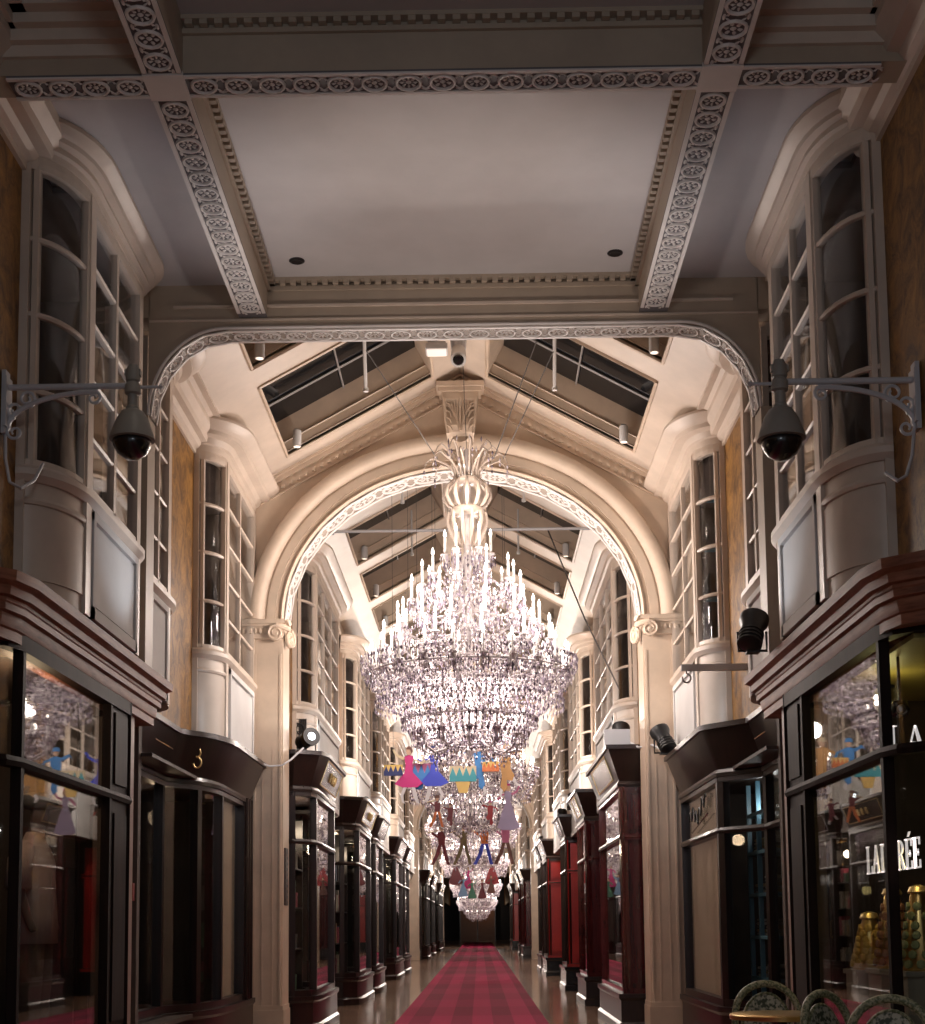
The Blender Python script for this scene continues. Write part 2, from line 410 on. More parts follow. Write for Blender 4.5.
# egg and dart moulding round the middle panel, and plain beads
m = MB()
def egg(p0, p1, inward, z, r=.022, gap=.085):
    p0, p1, inward = Vector(p0), Vector(p1), Vector(inward); L = (p1-p0).length; n = int(L/gap); d = (p1-p0).normalized()
    for i in range(n):
        c = p0+d*(L*(i+.5)/n)+inward*.035
        m.obox((c.x,c.y,z-.03), d, inward, (0,0,1), gap*.26, .03, .026)
    c = (p0+p1)/2+inward*.018; m.obox((c.x,c.y,z-.012), d, inward, (0,0,1), L/2, .05, .014)
    c = (p0+p1)/2+inward*.004; m.obox((c.x,c.y,z-.075), d, inward, (0,0,1), L/2, .022, .016)
zc = ZCL+.03
egg((-XB+HW,8.08,0),(-XB+HW,YFR,0),(1,0,0),zc); egg((XB-HW,8.08,0),(XB-HW,YFR,0),(-1,0,0),zc)
egg((-XB+HW,YFR,0),(XB-HW,YFR,0),(0,-1,0),zc); egg((-XB+HW,8.07,0),(XB-HW,8.07,0),(0,1,0),zc)
egg((-XB+HW,7.85,0),(XB-HW,7.85,0),(0,-1,0),6.58)
m.build('egg_moulding', TAUPE, ceil)
m = MB()   # stepped cornices of the near side panels
for s in (-1,1):
    for o,h,t in ((.04,.24,.02),(.09,.17,.03),(.15,.10,.03),(.23,.04,.03)):
        m.box(min(s*(XB+HW),s*2.75),max(s*(XB+HW),s*2.75),7.86-o,7.86,6.60-h,6.60-h+t+.05)
        m.box(min(s*(2.62-o),s*2.80),max(s*(2.62-o),s*2.80),-1,7.86,6.60-h,6.60-h+t+.05)
for s in (-1,1): m.box(min(s*2.56,s*2.95),max(s*2.56,s*2.95),-1,7.86,6.50,6.79)
m.build('side_moulding', CREAM, ceil)
# wall cornice along the marbled walls
m = MB()
for s in (-1,1):
    prof = [(-.1,6.20),(.03,6.20),(.03,6.25),(.07,6.27),(.10,6.31),(.17,6.32),(.19,6.37),(.25,6.44),(.25,ZCL),(-.1,ZCL)]
    m.sweep([(XW,-1),(XW,8.9)], prof, s)
    m.sweep([(XW,12.70),(XW,14.5)], [(o*.8,z) for o,z in prof], s)
m.build('wall_cornice', CREAM, ceil)
# ceiling downlights
for x,y,z,w in ((-1.21,7.53,6.58,'beyond the cross beam beside the pale side coffer'),(-.16,7.51,6.58,'at the very top of the view over the middle'),(-1.23,10.85,ZCL+.03,'in the middle panel on the side of the shop numbered three'),(1.29,10.80,ZCL+.03,'in the middle panel on the side of the café tables')):
    t = thing('ceiling_downlight', (x,y,z), 'small round recessed downlight '+w, 'light', 'recessed downlights in the coffers')
    a = MB(); a.lathe((x,y,z), [(.036,.012),(.06,.012),(.062,-.006),(.046,-.012),(.036,-.006)], 16); a.build('bezel', BLACKM, t, 40)
    a = MB(); a.lathe((x,y,z), [(.034,.011),(.03,.0),(.0,-.003)], 14); a.build('lamp', emit('downlight_lens',(1,.85,.65),2.2,False), t)

# ------------------------------------------------------------------ framed opening between ceiling and skylit roof
def frame_contour(n=14):
    rx, rz = .63, .72; zt = 6.16; pts = [(-XF,3.3),(-XF,zt-rz)]
    for i in range(1,n+1):
        a = PI-(PI/2)*i/n; pts.append((-XF+rx+rx*math.cos(a), zt-rz+rz*math.sin(a)))
    return pts + [(-x,z) for x,z in pts[::-1]]
FC = frame_contour()
fr = tag(bpy.data.objects.new('wall_framed_opening', None), 'taupe wall with a round-cornered opening under the coffered ceiling', 'wall', None, 'structure'); col.objects.link(fr)
m = MB(); Y0, Y1 = YFR, YFR+.26
for i in range(2,len(FC)-3):
    (x0,z0),(x1,z1) = FC[i],FC[i+1]
    m.add([(x0,Y0,z0),(x1,Y0,z1),(x1,Y0,8.6),(x0,Y0,8.6),(x0,Y1,z0),(x1,Y1,z1),(x1,Y1,8.6),(x0,Y1,8.6)],[(0,1,2,3),(7,6,5,4),(0,4,5,1)])
for s in (-1,1):
    m.box(min(s*XF,s*4.3),max(s*XF,s*4.3),Y0,Y1,6.26,8.6)
    x0,z0 = FC[0]; x1,z1 = FC[1]; x1,z1 = FC[2]
    m.box(min(s*XF,s*2.9),max(s*XF,s*2.9),Y0,Y1,3.36,FC[1][1])
    x0,z0 = FC[1]
    m.add([(s*abs(x0),Y0,z0),(s*abs(x1),Y0,z1),(s*abs(x1),Y0,8.6),(s*2.5,Y0,8.6),(s*abs(x0),Y1,z0),(s*abs(x1),Y1,z1),(s*abs(x1),Y1,8.6),(s*2.5,Y1,8.6)],[(0,1,2,3),(7,6,5,4),(0,4,5,1)])
m.build('wall_face', TAUPE, fr)
def contour_sampler(P):
    acc = [0]
    for i in range(len(P)-1): acc.append(acc[-1]+math.dist(P[i],P[i+1]))
    def at(u):
        u = min(max(u,0),acc[-1]-1e-6)
        for i in range(len(P)-1):
            if u <= acc[i+1]:
                t = (u-acc[i])/max(1e-9,acc[i+1]-acc[i]); (x0,z0),(x1,z1) = P[i],P[i+1]; L = math.dist(P[i],P[i+1])
                return (x0+(x1-x0)*t, z0+(z1-z0)*t), ((z1-z0)/L, -(x1-x0)/L)
    return at, acc[-1]
at, LEN = contour_sampler(FC[1:-1])
m = MB()
def Mfr(u,v,h):
    (x,z),(nx,nz) = at(u); return (x+nx*(h+.012), (Y0+Y1)/2+v, z+nz*(h+.012))
carved(m, Mfr, LEN, .24, .215, 0)
for i in range(1,len(FC)-2):     # white bead on the arris
    (x0,z0),(x1,z1) = FC[i],FC[i+1]; m.tube([(x0,Y0-.005,z0),(x1,Y0-.005,z1)], .014, 5)
m.build('carved_band', CARVE, fr)
m = MB()
for i in range(1,len(FC)-2):
    (x0,z0),(x1,z1) = FC[i],FC[i+1]
    d = Vector((x1-x0,z1-z0)).normalized(); nx,nz = d.y*.012,-d.x*.012
    m.add([(x0,Y0,z0),(x1,Y0,z1),(x1,Y1,z1),(x0,Y1,z0),(x0+nx,Y0,z0+nz),(x1+nx,Y0,z1+nz),(x1+nx,Y1,z1+nz),(x0+nx,Y1,z0+nz)],[(0,1,2,3),(4,7,6,5),(0,4,5,1),(2,6,7,3)])
m.build('band_ground', GROUND_W, fr)
m = MB()
m.box(-XF,XF,Y0-.012,Y0,6.22,6.235); m.box(-XF+.2,XF-.2,Y0-.02,Y0,6.33,6.35)
m.build('face_moulding', CREAM, fr)

# ------------------------------------------------------------------ curved bay windows
def mould(zh, zc, over):
    d = zc-zh
    return [(-.1,zh+.02),(.02,zh+.02),(.03,zh+.07*d/.28),(.06,zh+.08*d/.28),(over*.30,zh+.13*d/.28),(over*.58,zh+.145*d/.28),(over*.62,zh+.18*d/.28),(over*.80,zh+.20*d/.28),(over,zc-.03),(over,zc),(-.1,zc)]
NW = [0]
def bay(side, y0,y1,y2,y3, xw,xf, z0,zs,zh,zc, over, posts, label, rows=4, aprons=(), frows=None, curtain=None, detail=True):
    NW[0] += 1; k = 8 if detail else 5
    near = [(xw-(xw-xf)*math.sin(PI/2*i/k), y0+(y1-y0)*(1-math.cos(PI/2*i/k))) for i in range(k+1)]
    far = [(xf+(xw-xf)*(1-math.cos(PI/2*i/k)), y2+(y3-y2)*math.sin(PI/2*i/k)) for i in range(k+1)]
    path = near+far
    w = thing('window_%d'%NW[0], (side*xf, y1, zs), label, 'window', None, 'structure')
    W = .05
    m = MB(); m.sweep(path, [(0,z0),(0,zs),(-.07,zs),(-.07,z0)], side)
    m.sweep(near, [(0,z0+.12),(.012,z0+.12),(.012,zs-.22),(0,zs-.22)], side)
    m.build('lower_panel', CREAM, w, 40)
    m = MB(); m.sweep(path, [(-.06,zs-.03),(.02,zs-.05),(.055,zs-.01),(.055,zs+.03),(.02,zs+.06),(-.06,zs+.06)], side)
    m.sweep(near, [(-.02,zs-.20),(.018,zs-.19),(.025,zs-.17),(.018,zs-.15),(-.02,zs-.14)], side)
    m.build('sill', CREAM, w, 30)
    m = MB(); m.sweep(path, [(-.016,zs+.03),(-.016,zh),(-.023,zh),(-.023,zs+.03)], side); m.build('glazing', GLASSU, w, 40)
    m = MB()
    m.sweep(path, [(-.07,zh-.07),(.012,zh-.07),(.018,zh-.03),(.012,zh+.04),(-.07,zh+.04)], side)
    m.sweep(path, [(-.07,zs+.04),(.010,zs+.04),(.010,zs+.10),(-.07,zs+.10)], side)
    m.post((near[0][0],near[0][1]), (0,-1), .11, -.07, .02, z0, zh, side)
    m.post((near[0][0]-.085,near[0][1]+.02), (0,-1), .035, -.07, .008, zs, zh, side)
    m.post((xf,y1), (-1,0), .13, -.05, .022, z0, zh, side); m.post((xf,y1-.08), (-1,-.08), .04, -.035, .010, zs, zh, side); m.post((xf,y1+.08), (-1,0), .035, -.035, .010, zs, zh, side)
    m.post((xf,y2), (-1,0), .11, -.05, .018, z0, zh, side); m.post((far[-1][0],far[-1][1]), (0,1), .10, -.07, .02, z0, zh, side)
    for py,pw in posts: m.post((xf,py), (-1,0), pw*.85, -.035, .010, zs, zh, side)
    def bars(sub, n):
        for i in range(1,n):
            z = zs+.05+(zh-.03-zs-.05)*i/n; m.sweep(sub, [(-.035,z-.016),(.0,z-.016),(.008,z),(.0,z+.016),(-.035,z+.016)], side)
    bars(near, rows); bars([near[-1],far[0]], frows or rows+1); bars(far, rows)
    m.build('frame', CREAM, w)
    m = MB(); m.sweep(path, mould(zh,zc,over), side); m.build('cornice', CREAM, w, 30)
    for a,b in aprons:
        m = MB(); sx = lambda q: side*q
        def bx(o0,o1,ya,yb,za,zb_): m.box(min(sx(xf-o0),sx(xf-o1)),max(sx(xf-o0),sx(xf-o1)),ya,yb,za,zb_)
        bx(-.02,.008,a,b,z0,zs-.09)
        bx(-.02,.035,a,a+.055,z0,zs-.07); bx(-.02,.035,b-.055,b,z0,zs-.07); bx(-.02,.037,a,b,zs-.125,zs-.07); bx(-.02,.035,a,b,z0,z0+.08)
        bx(-.02,.020,a+.07,b-.07,z0+.10,zs-.15); bx(-.02,.012,a+.1,b-.1,z0+.13,zs-.18)
        m.build('apron_panel', WHITE, w, label='white panelled apron under the window')
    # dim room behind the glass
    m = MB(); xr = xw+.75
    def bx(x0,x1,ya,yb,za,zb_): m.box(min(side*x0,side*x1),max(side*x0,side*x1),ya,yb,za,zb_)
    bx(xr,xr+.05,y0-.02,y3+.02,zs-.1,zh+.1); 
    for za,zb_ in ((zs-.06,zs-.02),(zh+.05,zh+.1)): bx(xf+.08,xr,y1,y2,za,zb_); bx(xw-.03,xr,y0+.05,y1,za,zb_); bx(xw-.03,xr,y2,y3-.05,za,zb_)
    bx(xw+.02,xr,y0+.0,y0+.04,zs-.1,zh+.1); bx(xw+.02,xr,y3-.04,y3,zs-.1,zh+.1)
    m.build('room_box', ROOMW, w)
    if curtain:
        for ci,(ca,cb,cx,cm) in enumerate(curtain):
            m = MB(); n = 18; P = []
            for i in range(n+1):
                y = ca+(cb-ca)*i/n; P.append((cx+.02*math.sin(i*2.1), y))
            m.sweep(P, [(0,zs+.03),(0,zh),(-.01,zh),(-.01,zs+.03)], side); m.build('curtain', cm, w, True)
    return w, path
DRAPE = painted('drab_curtain', (.16,.115,.09), .8, .2)
PALEB = painted('pale_blue_drape', (.16,.25,.28), .8, .2)
for s in (-1,1):
    g = (8.80,9.34,10.74,11.10,2.45) if s<0 else (8.62,9.18,10.45,10.95,2.44)
    bay(s, g[0],g[1],g[2],g[3], XW,g[4], 3.38,4.18,6.29,ZCL-.005, .175, [((g[1]+g[2])/2,.07)],
        'tall curved bay window in the entrance bay '+SIDE[s], 4, [(g[1]+.08,g[2]-.07)], 5,
        [(g[1]+.05,g[1]+.5,2.98,DRAPE)]+([(8.98,9.12,2.85,PALEB)] if s<0 else [(8.8,9.1,2.9,DRAPE)]))
    bay(s, 11.47,11.56,12.34,12.80, XW,2.56, 3.25,4.16,6.22,ZCL-.005, .30, [(11.95,.05)],
        'short curved bay window just behind the framed opening '+SIDE[s], 4, [(11.62,12.26)], 5, [(11.6,11.8,2.9,DRAPE)])
    bay(s, 14.41,14.80,16.62,16.9, XW,XF, 3.02,4.10,6.22,ZCL-.005, .30, [(15.65,.06)],
        'narrower curved bay window beside the big arch '+SIDE[s], 4, [(14.95,16.52)], 5, [(15.0,15.5,2.95,DRAPE)])
if True:   # blue inner frame behind the curved pane, café side
    w = bpy.data.objects['window_6']; m = MB()
    for y in (14.62,): m.box(2.70,2.76,y,y+.05,4.15,6.2)
    for z in (4.62,5.15,5.68): m.box(2.56,2.86,14.63,14.66,z,z+.05)
    m.build('inner_frame', TEAL, w, label='blue inner window frame')
bay3 = {}
for s in (-1,1):
    for k in range(5):
        a = 18.6+6.4*k
        w,_ = bay(s, a,a+.5,a+3.5,a+4.0, XW3,XF3, 3.0,4.16,6.12,6.42, .24, [(a+1.5,.06),(a+2.5,.06)],
            'curved bay window beyond the big arch, '+('first','second','third','fourth','fifth')[k]+' past it, '+SIDE[s], 4, [(a+.62,a+3.4)], 5, [(a+.65,a+1.3,2.5,PALEB if k<2 and s<0 else DRAPE)], detail=k<2)
        bay3[s,k] = w
for s in (-1,1):
    for k in range(5):
        NW[0] += 1; c = copy_tree(bay3[s,max(k,2)], (0,56.5+6.4*k-(18.6+6.4*max(k,2)),0)); c.name = 'window_%d'%NW[0]
        c['label'] = 'small bay window beyond the second arch, '+('first','second','third','fourth','fifth')[k]+' past it, '+SIDE[s]
# dark pierced grille on the first bay past the arch
t = thing('vent_grille', (-2.1,18.8,3.9), 'dark pierced metal grille under the bay window beyond the big arch', 'grille')
m = MB(); 
for i in range(6):
    x = -2.24+.03*i; m.box(x-.004,x+.004,18.60,18.62,3.48,4.02)
for i in range(8):
    z = 3.50+.07*i; m.box(-2.245,-2.085,18.60,18.62,z-.005,z+.005)
for zc_ in (3.62,3.88):
    m.tube([(-2.165+.05*math.cos(a*PI/6),18.595,zc_+.07*math.sin(a*PI/6)) for a in range(13)], .009, 5)
m.build('grille_bars', BLACKM, t)
m = MB(); m.box(-2.245,-2.085,18.615,18.63,3.48,4.02); m.build('back_plate', mat('dark_bronze',(.05,.04,.03),.6), t)
# ------------------------------------------------------------------ gabled roof with sunk skylights
def roof(ya, yb, openings, xlo, xhi, label, xe, name, detail=True):
    r = thing(name, (0,ya,6.5), label, 'roof', None, 'structure')
    m = MB(); T = .06
    def slab(x0,x1,y0,y1,s):   # a piece of the sloping plane
        P = [(s*x0,y0),(s*x1,y0),(s*x1,y1),(s*x0,y1)]
        m.add([(x,y,roofz(x)) for x,y in P]+[(x,y,roofz(x)+T) for x,y in P],[(0,3,2,1),(4,5,6,7),(0,1,5,4),(1,2,6,5),(2,3,7,6),(3,0,4,7)])
    for s in (-1,1):
        slab(0,xhi,ya,yb,s); slab(xlo,xe,ya,yb,s)
        prev = ya
        for a,b in openings: slab(xhi,xlo,prev,a,s); prev = b
        slab(xhi,xlo,prev,yb,s)
    m.build('roof_slope', CREAM, r)
    D = .42; W = MB(); G = MB(); B = MB(); H = MB()
    for s in (-1,1):
        for a,b in openings:
            # upstand walls of the well, square to the slope
            nx, nz = s*SL/math.hypot(1,SL), 1/math.hypot(1,SL)
            def q(x,y,h): return (s*x+nx*h, y, roofz(x)+nz*h)
            for (x0,y0),(x1,y1) in (((xhi,a),(xlo,a)),((xlo,a),(xlo,b)),((xlo,b),(xhi,b)),((xhi,b),(xhi,a))):
                W.add([q(x0,y0,0),q(x1,y1,0),q(x1,y1,D),q(x0,y0,D)],[(0,1,2,3)])
            G.add([q(xhi,a,D),q(xlo,a,D),q(xlo,b,D),q(xhi,b,D),q(xhi,a,D+.02),q(xlo,a,D+.02),q(xlo,b,D+.02),q(xhi,b,D+.02)],[(0,1,2,3),(7,6,5,4),(0,4,5,1),(1,5,6,2),(2,6,7,3),(3,7,4,0)])
            # glazing bars, rim moulding, inner step line
            for y in (a+(b-a)*.36, a+(b-a)*.72):
                B.tube([q(xhi+.02,y,D-.02),q(xlo-.02,y,D-.02)], .016, 4)
            B.tube([q((xhi+xlo)/2,a+.02,D-.025),q((xhi+xlo)/2,b-.02,D-.025)], .012, 4)
            for y in (a+.012,b-.012):
                H.tube([q(xhi,y,.16),q(xlo,y,.16)], .010, 4)
            for (x0,y0),(x1,y1) in (((xhi,a),(xlo,a)),((xlo,a),(xlo,b)),((xlo,b),(xhi,b)),((xhi,b),(xhi,a))):
                H.tube([q(x0,y0,-.004),q(x1,y1,-.004)], .022, 5)
                H.tube([q(x0,y0,.05),q(x1,y1,.05)], .010, 4)
    W.build('skylight_well', CREAM_D, r); G.build('glazing', NIGHT, r); B.build('glazing_bars', mat('grey_bar',(.28,.26,.25),.5), r); H.build('rim_moulding', CREAM_D, r)
    return r
roof(YFR+.24, YAR+.2, [(11.75,13.60),(14.08,16.25)], 2.03, .32, 'cream gabled roof with sunk skylights between the framed opening and the arch', 2.62, 'roof')
ops = []; y = 17.55
while y < 53: ops.append((y, y+1.95)); y += 2.55
roof(YAR+.2, 54.2, ops, 1.70, .32, 'cream gabled roof with a row of skylights beyond the big arch', 2.40, 'roof')
ops = []; y = 55.0
while y < 117: ops.append((y, y+2.6)); y += 3.2
roof(54.2, 120.2, ops, 1.70, .32, 'cream gabled roof over the distant end of the arcade', 2.40, 'roof')
# frieze closing the walls up to the roof beyond the arch
for s in (-1,1):
    m = MB(); m.sweep([(XW3-.02,17.1),(XW3-.02,120)], [(0,6.40),(.03,6.43),(.03,6.5),(0,6.52),(0,6.75),(-.1,6.75),(-.1,6.40)], s)
    tag(m.build('trim_frieze_'+SD[s], CREAM), 'cream frieze under the roof slope '+SIDE[s], 'frieze', None, 'structure')
    m = MB(); m.box(min(s*2.45,s*2.9),max(s*2.45,s*2.9),YFR+.2,YAR+.3,ZCL-.01,6.62)
    tag(m.build('trim_eaves_'+SD[s], CREAM), 'cream eaves board above the bay cornices '+SIDE[s], 'eaves', None, 'structure')

# skylight spotlights and hanging rods
def skylight_spot(x, y, label):
    s = 1 if x>0 else -1
    z = roofz(abs(x))+.02
    t = thing('roof_spotlight', (x,y,z), label, 'light', 'white spotlights in the skylight wells')
    m = MB(); m.lathe((x,y,z), [(.045,-.02),(.05,0),(.05,.17),(.03,.19)], 12); m.build('housing', WHITE, t, 40)
    m = MB(); m.lathe((x,y,z), [(.0,-.022),(.036,-.021),(.036,-.012)], 12); m.build('lens', emit('spot_lens',(1,.86,.7),1.2,False), t)
    m = MB(); m.tube([(x,y,z+.1),(x,y+.10,z+.12)], .012, 5); m.build('bracket', WHITE, t)
for x,y,w in ((-1.90,16.13,'in the second skylight, beside the arch, three side'),(1.90,16.13,'in the second skylight, beside the arch, café side'),(-1.93,13.48,'in the first skylight, three side'),(1.93,13.48,'in the first skylight, café side')):
    skylight_spot(x,y,'small white cylinder spotlight '+w)
for k in range(1,5):
    a,b = 17.55+2.55*k, 17.55+2.55*k+1.95
    for s in (-1,1): skylight_spot(s*1.58, b-.1, 'small white cylinder spotlight in skylight %s beyond the arch, %s'%(('','second','third','fourth','fifth')[k], 'three side' if s<0 else 'café side'))
for x,y,w in ((-1.0,14.6,'on the three side of the ridge'),(1.03,14.6,'on the café side of the ridge')):
    z = roofz(abs(x)); m = MB(); m.tube([(x,y,z+.40),(x*1.02,y+.55,z-.20)], .02, 6)
    m.lathe((x*1.02,y+.55,z-.20), [(.0,-.03),(.03,-.02),(.03,.02),(.0,.03)], 8)
    tag(m.build('hanging_rod', WHITE, None, 40), 'white hanging rod below the near skylight '+w, 'rod')
for k,(x,y) in enumerate(((-.84,19.2),(.84,19.2),(-.84,22.0),(.84,22.0))):
    z = roofz(abs(x)); m = MB(); m.tube([(x,y,z+.38),(x,y+.1,z-.28)], .017, 6)
    m.lathe((x,y+.1,z-.30), [(.0,-.03),(.03,-.02),(.03,.02),(.0,.03)], 8)
    tag(m.build('hanging_rod', WHITE, None, 40), 'white hanging rod in the %s skylight beyond the arch, %s'%('first' if k<2 else 'second','three side' if x<0 else 'café side'), 'rod')
m = MB(); m.tube([(-1.86,19.8,6.87),(1.86,19.8,6.87)], .022, 8)
for x in (-1.86,1.86): m.lathe((x,19.8,6.87), [(.0,-.03),(.05,-.02),(.05,.02),(.0,.03)], 10, (1,0,0))
tag(m.build('tie_rod', IRON), 'thin grey tie rod spanning the roof just beyond the arch', 'rod')
m = MB(); m.tube([(1.25,21.0,7.2),(1.60,18.6,5.3),(1.93,17.6,4.2)], .011, 5)
tag(m.build('slack_cable', ROPE), 'thin slack cable slanting down beside the chandelier to the shop roofs', 'cable')

# ------------------------------------------------------------------ the arches
NA = [0]
def make_arch(Y, label):
    A = thing('arch', (0,Y,0), label, 'arch', None, 'structure')
    Z0, RX, RZ = 4.92, 2.12, 1.82
    yb = Y+.55
    m = MB(); n = 48; P = [((RX+.05)*math.cos(PI-PI*i/n), Z0+(RZ+.05)*math.sin(PI-PI*i/n)) for i in range(n+1)]
    for i in range(n):
        (x0,z0),(x1,z1) = P[i],P[i+1]; t0, t1 = roofz(x0)+.05, roofz(x1)+.05
        m.add([(x0,Y+.10,z0),(x1,Y+.10,z1),(x1,Y+.10,t1),(x0,Y+.10,t0),(x0,yb,z0),(x1,yb,z1),(x1,yb,t1),(x0,yb,t0)],[(0,1,2,3),(7,6,5,4)])
    for s in (-1,1): m.add([(s*(RX+.05),Y+.1,Z0-.2),(s*2.85,Y+.1,Z0-.2),(s*2.85,Y+.1,roofz(2.85)+.05),(s*(RX+.05),Y+.1,roofz(RX)+.05),(s*(RX+.05),yb,Z0-.2),(s*2.85,yb,Z0-.2),(s*2.85,yb,roofz(2.85)+.05),(s*(RX+.05),yb,roofz(RX)+.05)],[(0,1,2,3),(7,6,5,4),(0,4,5,1)])
    m.build('spandrel', CREAM_D, A)
    m = MB()
    def ring(d0,d1,y0): m.arch(Z0,RX,RZ,[(d0,y0),(d1,y0),(d1,Y+.12),(d0,Y+.12)],n=56)
    ring(.0,.10,Y+.06); ring(.10,.20,Y+.03); ring(.20,.225,Y+.045)
    m.arch(Z0,RX,RZ,[(.225,Y+.02),(.26,Y-.02),(.31,Y-.045),(.36,Y-.05),(.40,Y-.03),(.42,Y+.02),(.42,Y+.12),(.225,Y+.12)],n=56)
    m.arch(Z0,RX,RZ,[(-.0,Y+.04),(.025,Y+.02),(.05,Y+.04),(.05,Y+.1),(0,Y+.1)],n=56)
    m.build('archivolt', CREAM_D, A, 35)
    m = MB(); m.arch(Z0,RX,RZ,[(.0,Y+.06),(.06,Y+.06),(.06,yb),(.0,yb)],n=56); m.build('band_ground', GROUND_W, A)
    # carved band on the soffit
    EP = [(RX*math.cos(PI-PI*i/60), Z0+RZ*math.sin(PI-PI*i/60)) for i in range(61)]
    at, L = contour_sampler(EP); m = MB()
    carved(m, lambda u,v,h: ((lambda q: (q[0][0]+q[1][0]*(h+.003), Y+.31+v, q[0][1]+q[1][1]*(h+.003)))(at(u))), L, .46, .40, 0)
    m.build('carved_band', CARVE, A)
    # raking cornice with dentils
    m = MB()
    for s in (-1,1):
        n = 26; k = math.hypot(1,SL)
        for (o0,o1,d) in ((.0,.03,.10),(.03,.07,.06),(.20,.215,.03)):
            m.add([(0,Y+.1-d,AP-o0*k),(s*2.5,Y+.1-d,roofz(2.5)-o0*k),(s*2.5,Y+.1-d,roofz(2.5)-o1*k),(0,Y+.1-d,AP-o1*k),(0,Y+.1,AP-o0*k),(s*2.5,Y+.1,roofz(2.5)-o0*k),(s*2.5,Y+.1,roofz(2.5)-o1*k),(0,Y+.1,AP-o1*k)],[(0,1,2,3),(4,7,6,5),(0,4,5,1),(2,6,7,3),(1,5,6,2),(0,3,7,4)])
        for i in range(3,n):
            x = 2.42*i/n; m.box(s*x-.018, s*x+.018, Y+.05, Y+.1, roofz(x)-.19*k+.03, roofz(x)-.125*k)
    m.build('dentil_cornice', CREAM_D, A)
    # keystone console
    K = MB()
    prof = [(0,7.62),(-.16,7.62),(-.17,7.52),(-.13,7.44),(-.15,7.30),(-.17,7.2),(-.14,7.12),(-.08,7.05),(0,7.02)]
    for j in range(len(prof)-1):
        (y0,z0),(y1,z1) = prof[j],prof[j+1]
        w0 = .155+.065*(z0-7.02)/.6; w1 = .155+.065*(z1-7.02)/.6
        K.add([(-w0,Y+y0,z0),(w0,Y+y0,z0),(w1,Y+y1,z1),(-w1,Y+y1,z1),(-w0,Y+.1,z0),(w0,Y+.1,z0),(w1,Y+.1,z1),(-w1,Y+.1,z1)],[(0,1,2,3),(0,3,7,4),(1,5,6,2)])
    K.box(-.285,.285,Y-.23,Y+.1,7.66,7.72); K.box(-.255,.255,Y-.20,Y+.1,7.61,7.66)
    k_ = K.build('keystone', CREAM_D, A)
    m = MB()
    for s in (-1,1):     # border strips, spreading acanthus veins and the half round boss
        m.tube([(s*.19,Y-.165,7.55),(s*.175,Y-.155,7.3),(s*.15,Y-.15,7.1)], .02, 6)
        for j in range(5):
            m.tube([(s*.008,Y-.165,7.13+.02*j),(s*(.04+.02*j),Y-.175,7.30+.03*j),(s*(.03+.035*j),Y-.165,7.52-.02*j)], .010, 5)
        for j in range(4):
            m.tube([(s*.17,Y-.16,7.48-.09*j),(s*.12,Y-.175,7.45-.09*j),(s*.10,Y-.16,7.38-.08*j)], .012, 5)
    m.lathe((0,Y-.10,7.10), [(.0,-.05),(.06,-.045),(.09,-.02),(.10,.0)], 14, (0,-1,.25))
    m.tube([(0,Y-.17,7.15),(0,Y-.18,7.55)], .012, 5)
    m.build('acanthus_relief', CREAM_D, k_, 40)
    m = MB(); m.add([(-.25,Y+.05,7.72),(.25,Y+.05,7.72),(0,Y+.05,7.83),(-.25,Y+.09,7.72),(.25,Y+.09,7.72),(0,Y+.09,7.83)],[(0,1,2),(5,4,3),(0,3,4,1),(1,4,5,2),(2,5,3,0)])
    m.build('gable_black_infill', BLACKM, A)  # solid black triangle filling the pocket over the keystone
    # pilasters with ionic capitals
    for s in (-1,1):
        m = MB()
        def bx(x0,x1,y0,y1,z0,z1): m.box(min(s*x0,s*x1),max(s*x0,s*x1),y0,y1,z0,z1)
        bx(2.12,2.60,Y+.02,yb,0,4.72); bx(2.145,2.46,Y,Y+.02,.4,4.5)
        for x in (2.15,2.45): bx(x-.012,x+.012,Y-.012,Y+.02,.4,4.5)
        for x in (2.24,2.36): bx(x-.006,x+.006,Y-.006,Y+.02,.4,3.4)
        bx(2.10,2.60,Y-.03,yb,0,.35); bx(2.11,2.60,Y-.015,yb,.35,.40)
        p = m.build('pilaster', CREAM_D, A)
        c = MB(); m = c
        bx(2.09,2.60,Y-.07,yb,4.86,4.91); bx(2.11,2.60,Y-.05,yb,4.83,4.86); bx(2.12,2.60,Y-.02,yb,4.70,4.83)
        for i in range(7): c.lathe((s*(2.17+.055*i),Y-.03,4.77), [(.0,-.035),(.018,-.02),(.022,.01),(.01,.035)], 7)
        bx(2.12,2.60,Y-.03,yb,4.685,4.705)
        def volute(cx, cy, cz, ux, uy, R=.095):
            pts = []; rr = []
            for i in range(44):
                a = PI*.5 - i*.30; r = R*(1-i/47)
                pts.append((cx+ux*r*math.cos(a)*1., cy+uy*r*math.cos(a), cz+r*math.sin(a))); rr.append(.020*(1-.5*i/44))
            c.tube(pts, rr, 6)
            nrm = Vector((uy,-ux,0)); 
            c.lathe((cx,cy,cz), [(.0,-.035),(R*.95,-.03),(R*.95,.0),(.0,.0)], 16, nrm if nrm.y<0 or abs(nrm.y)<1e-6 else -nrm)
            c.lathe((cx,cy,cz), [(.024,-.02),(.024,.015),(.0,.025)], 8, nrm)
        volute(s*2.20, Y-.075, 4.74, s, 0)
        volute(s*2.04, Y+.10, 4.69, -s*.35, .94, .105)
        c.tube([(s*2.20,Y-.06,4.835),(s*2.12,Y-.05,4.82),(s*2.05,Y+.03,4.80)], .035, 8)
        for j in range(3): c.tube([(s*(2.10-.01*j),Y-.02+.05*j,4.86),(s*(2.06-.01*j),Y-.07+.05*j,4.89),(s*(2.04),Y-.05+.05*j,4.86)], .018, 6)
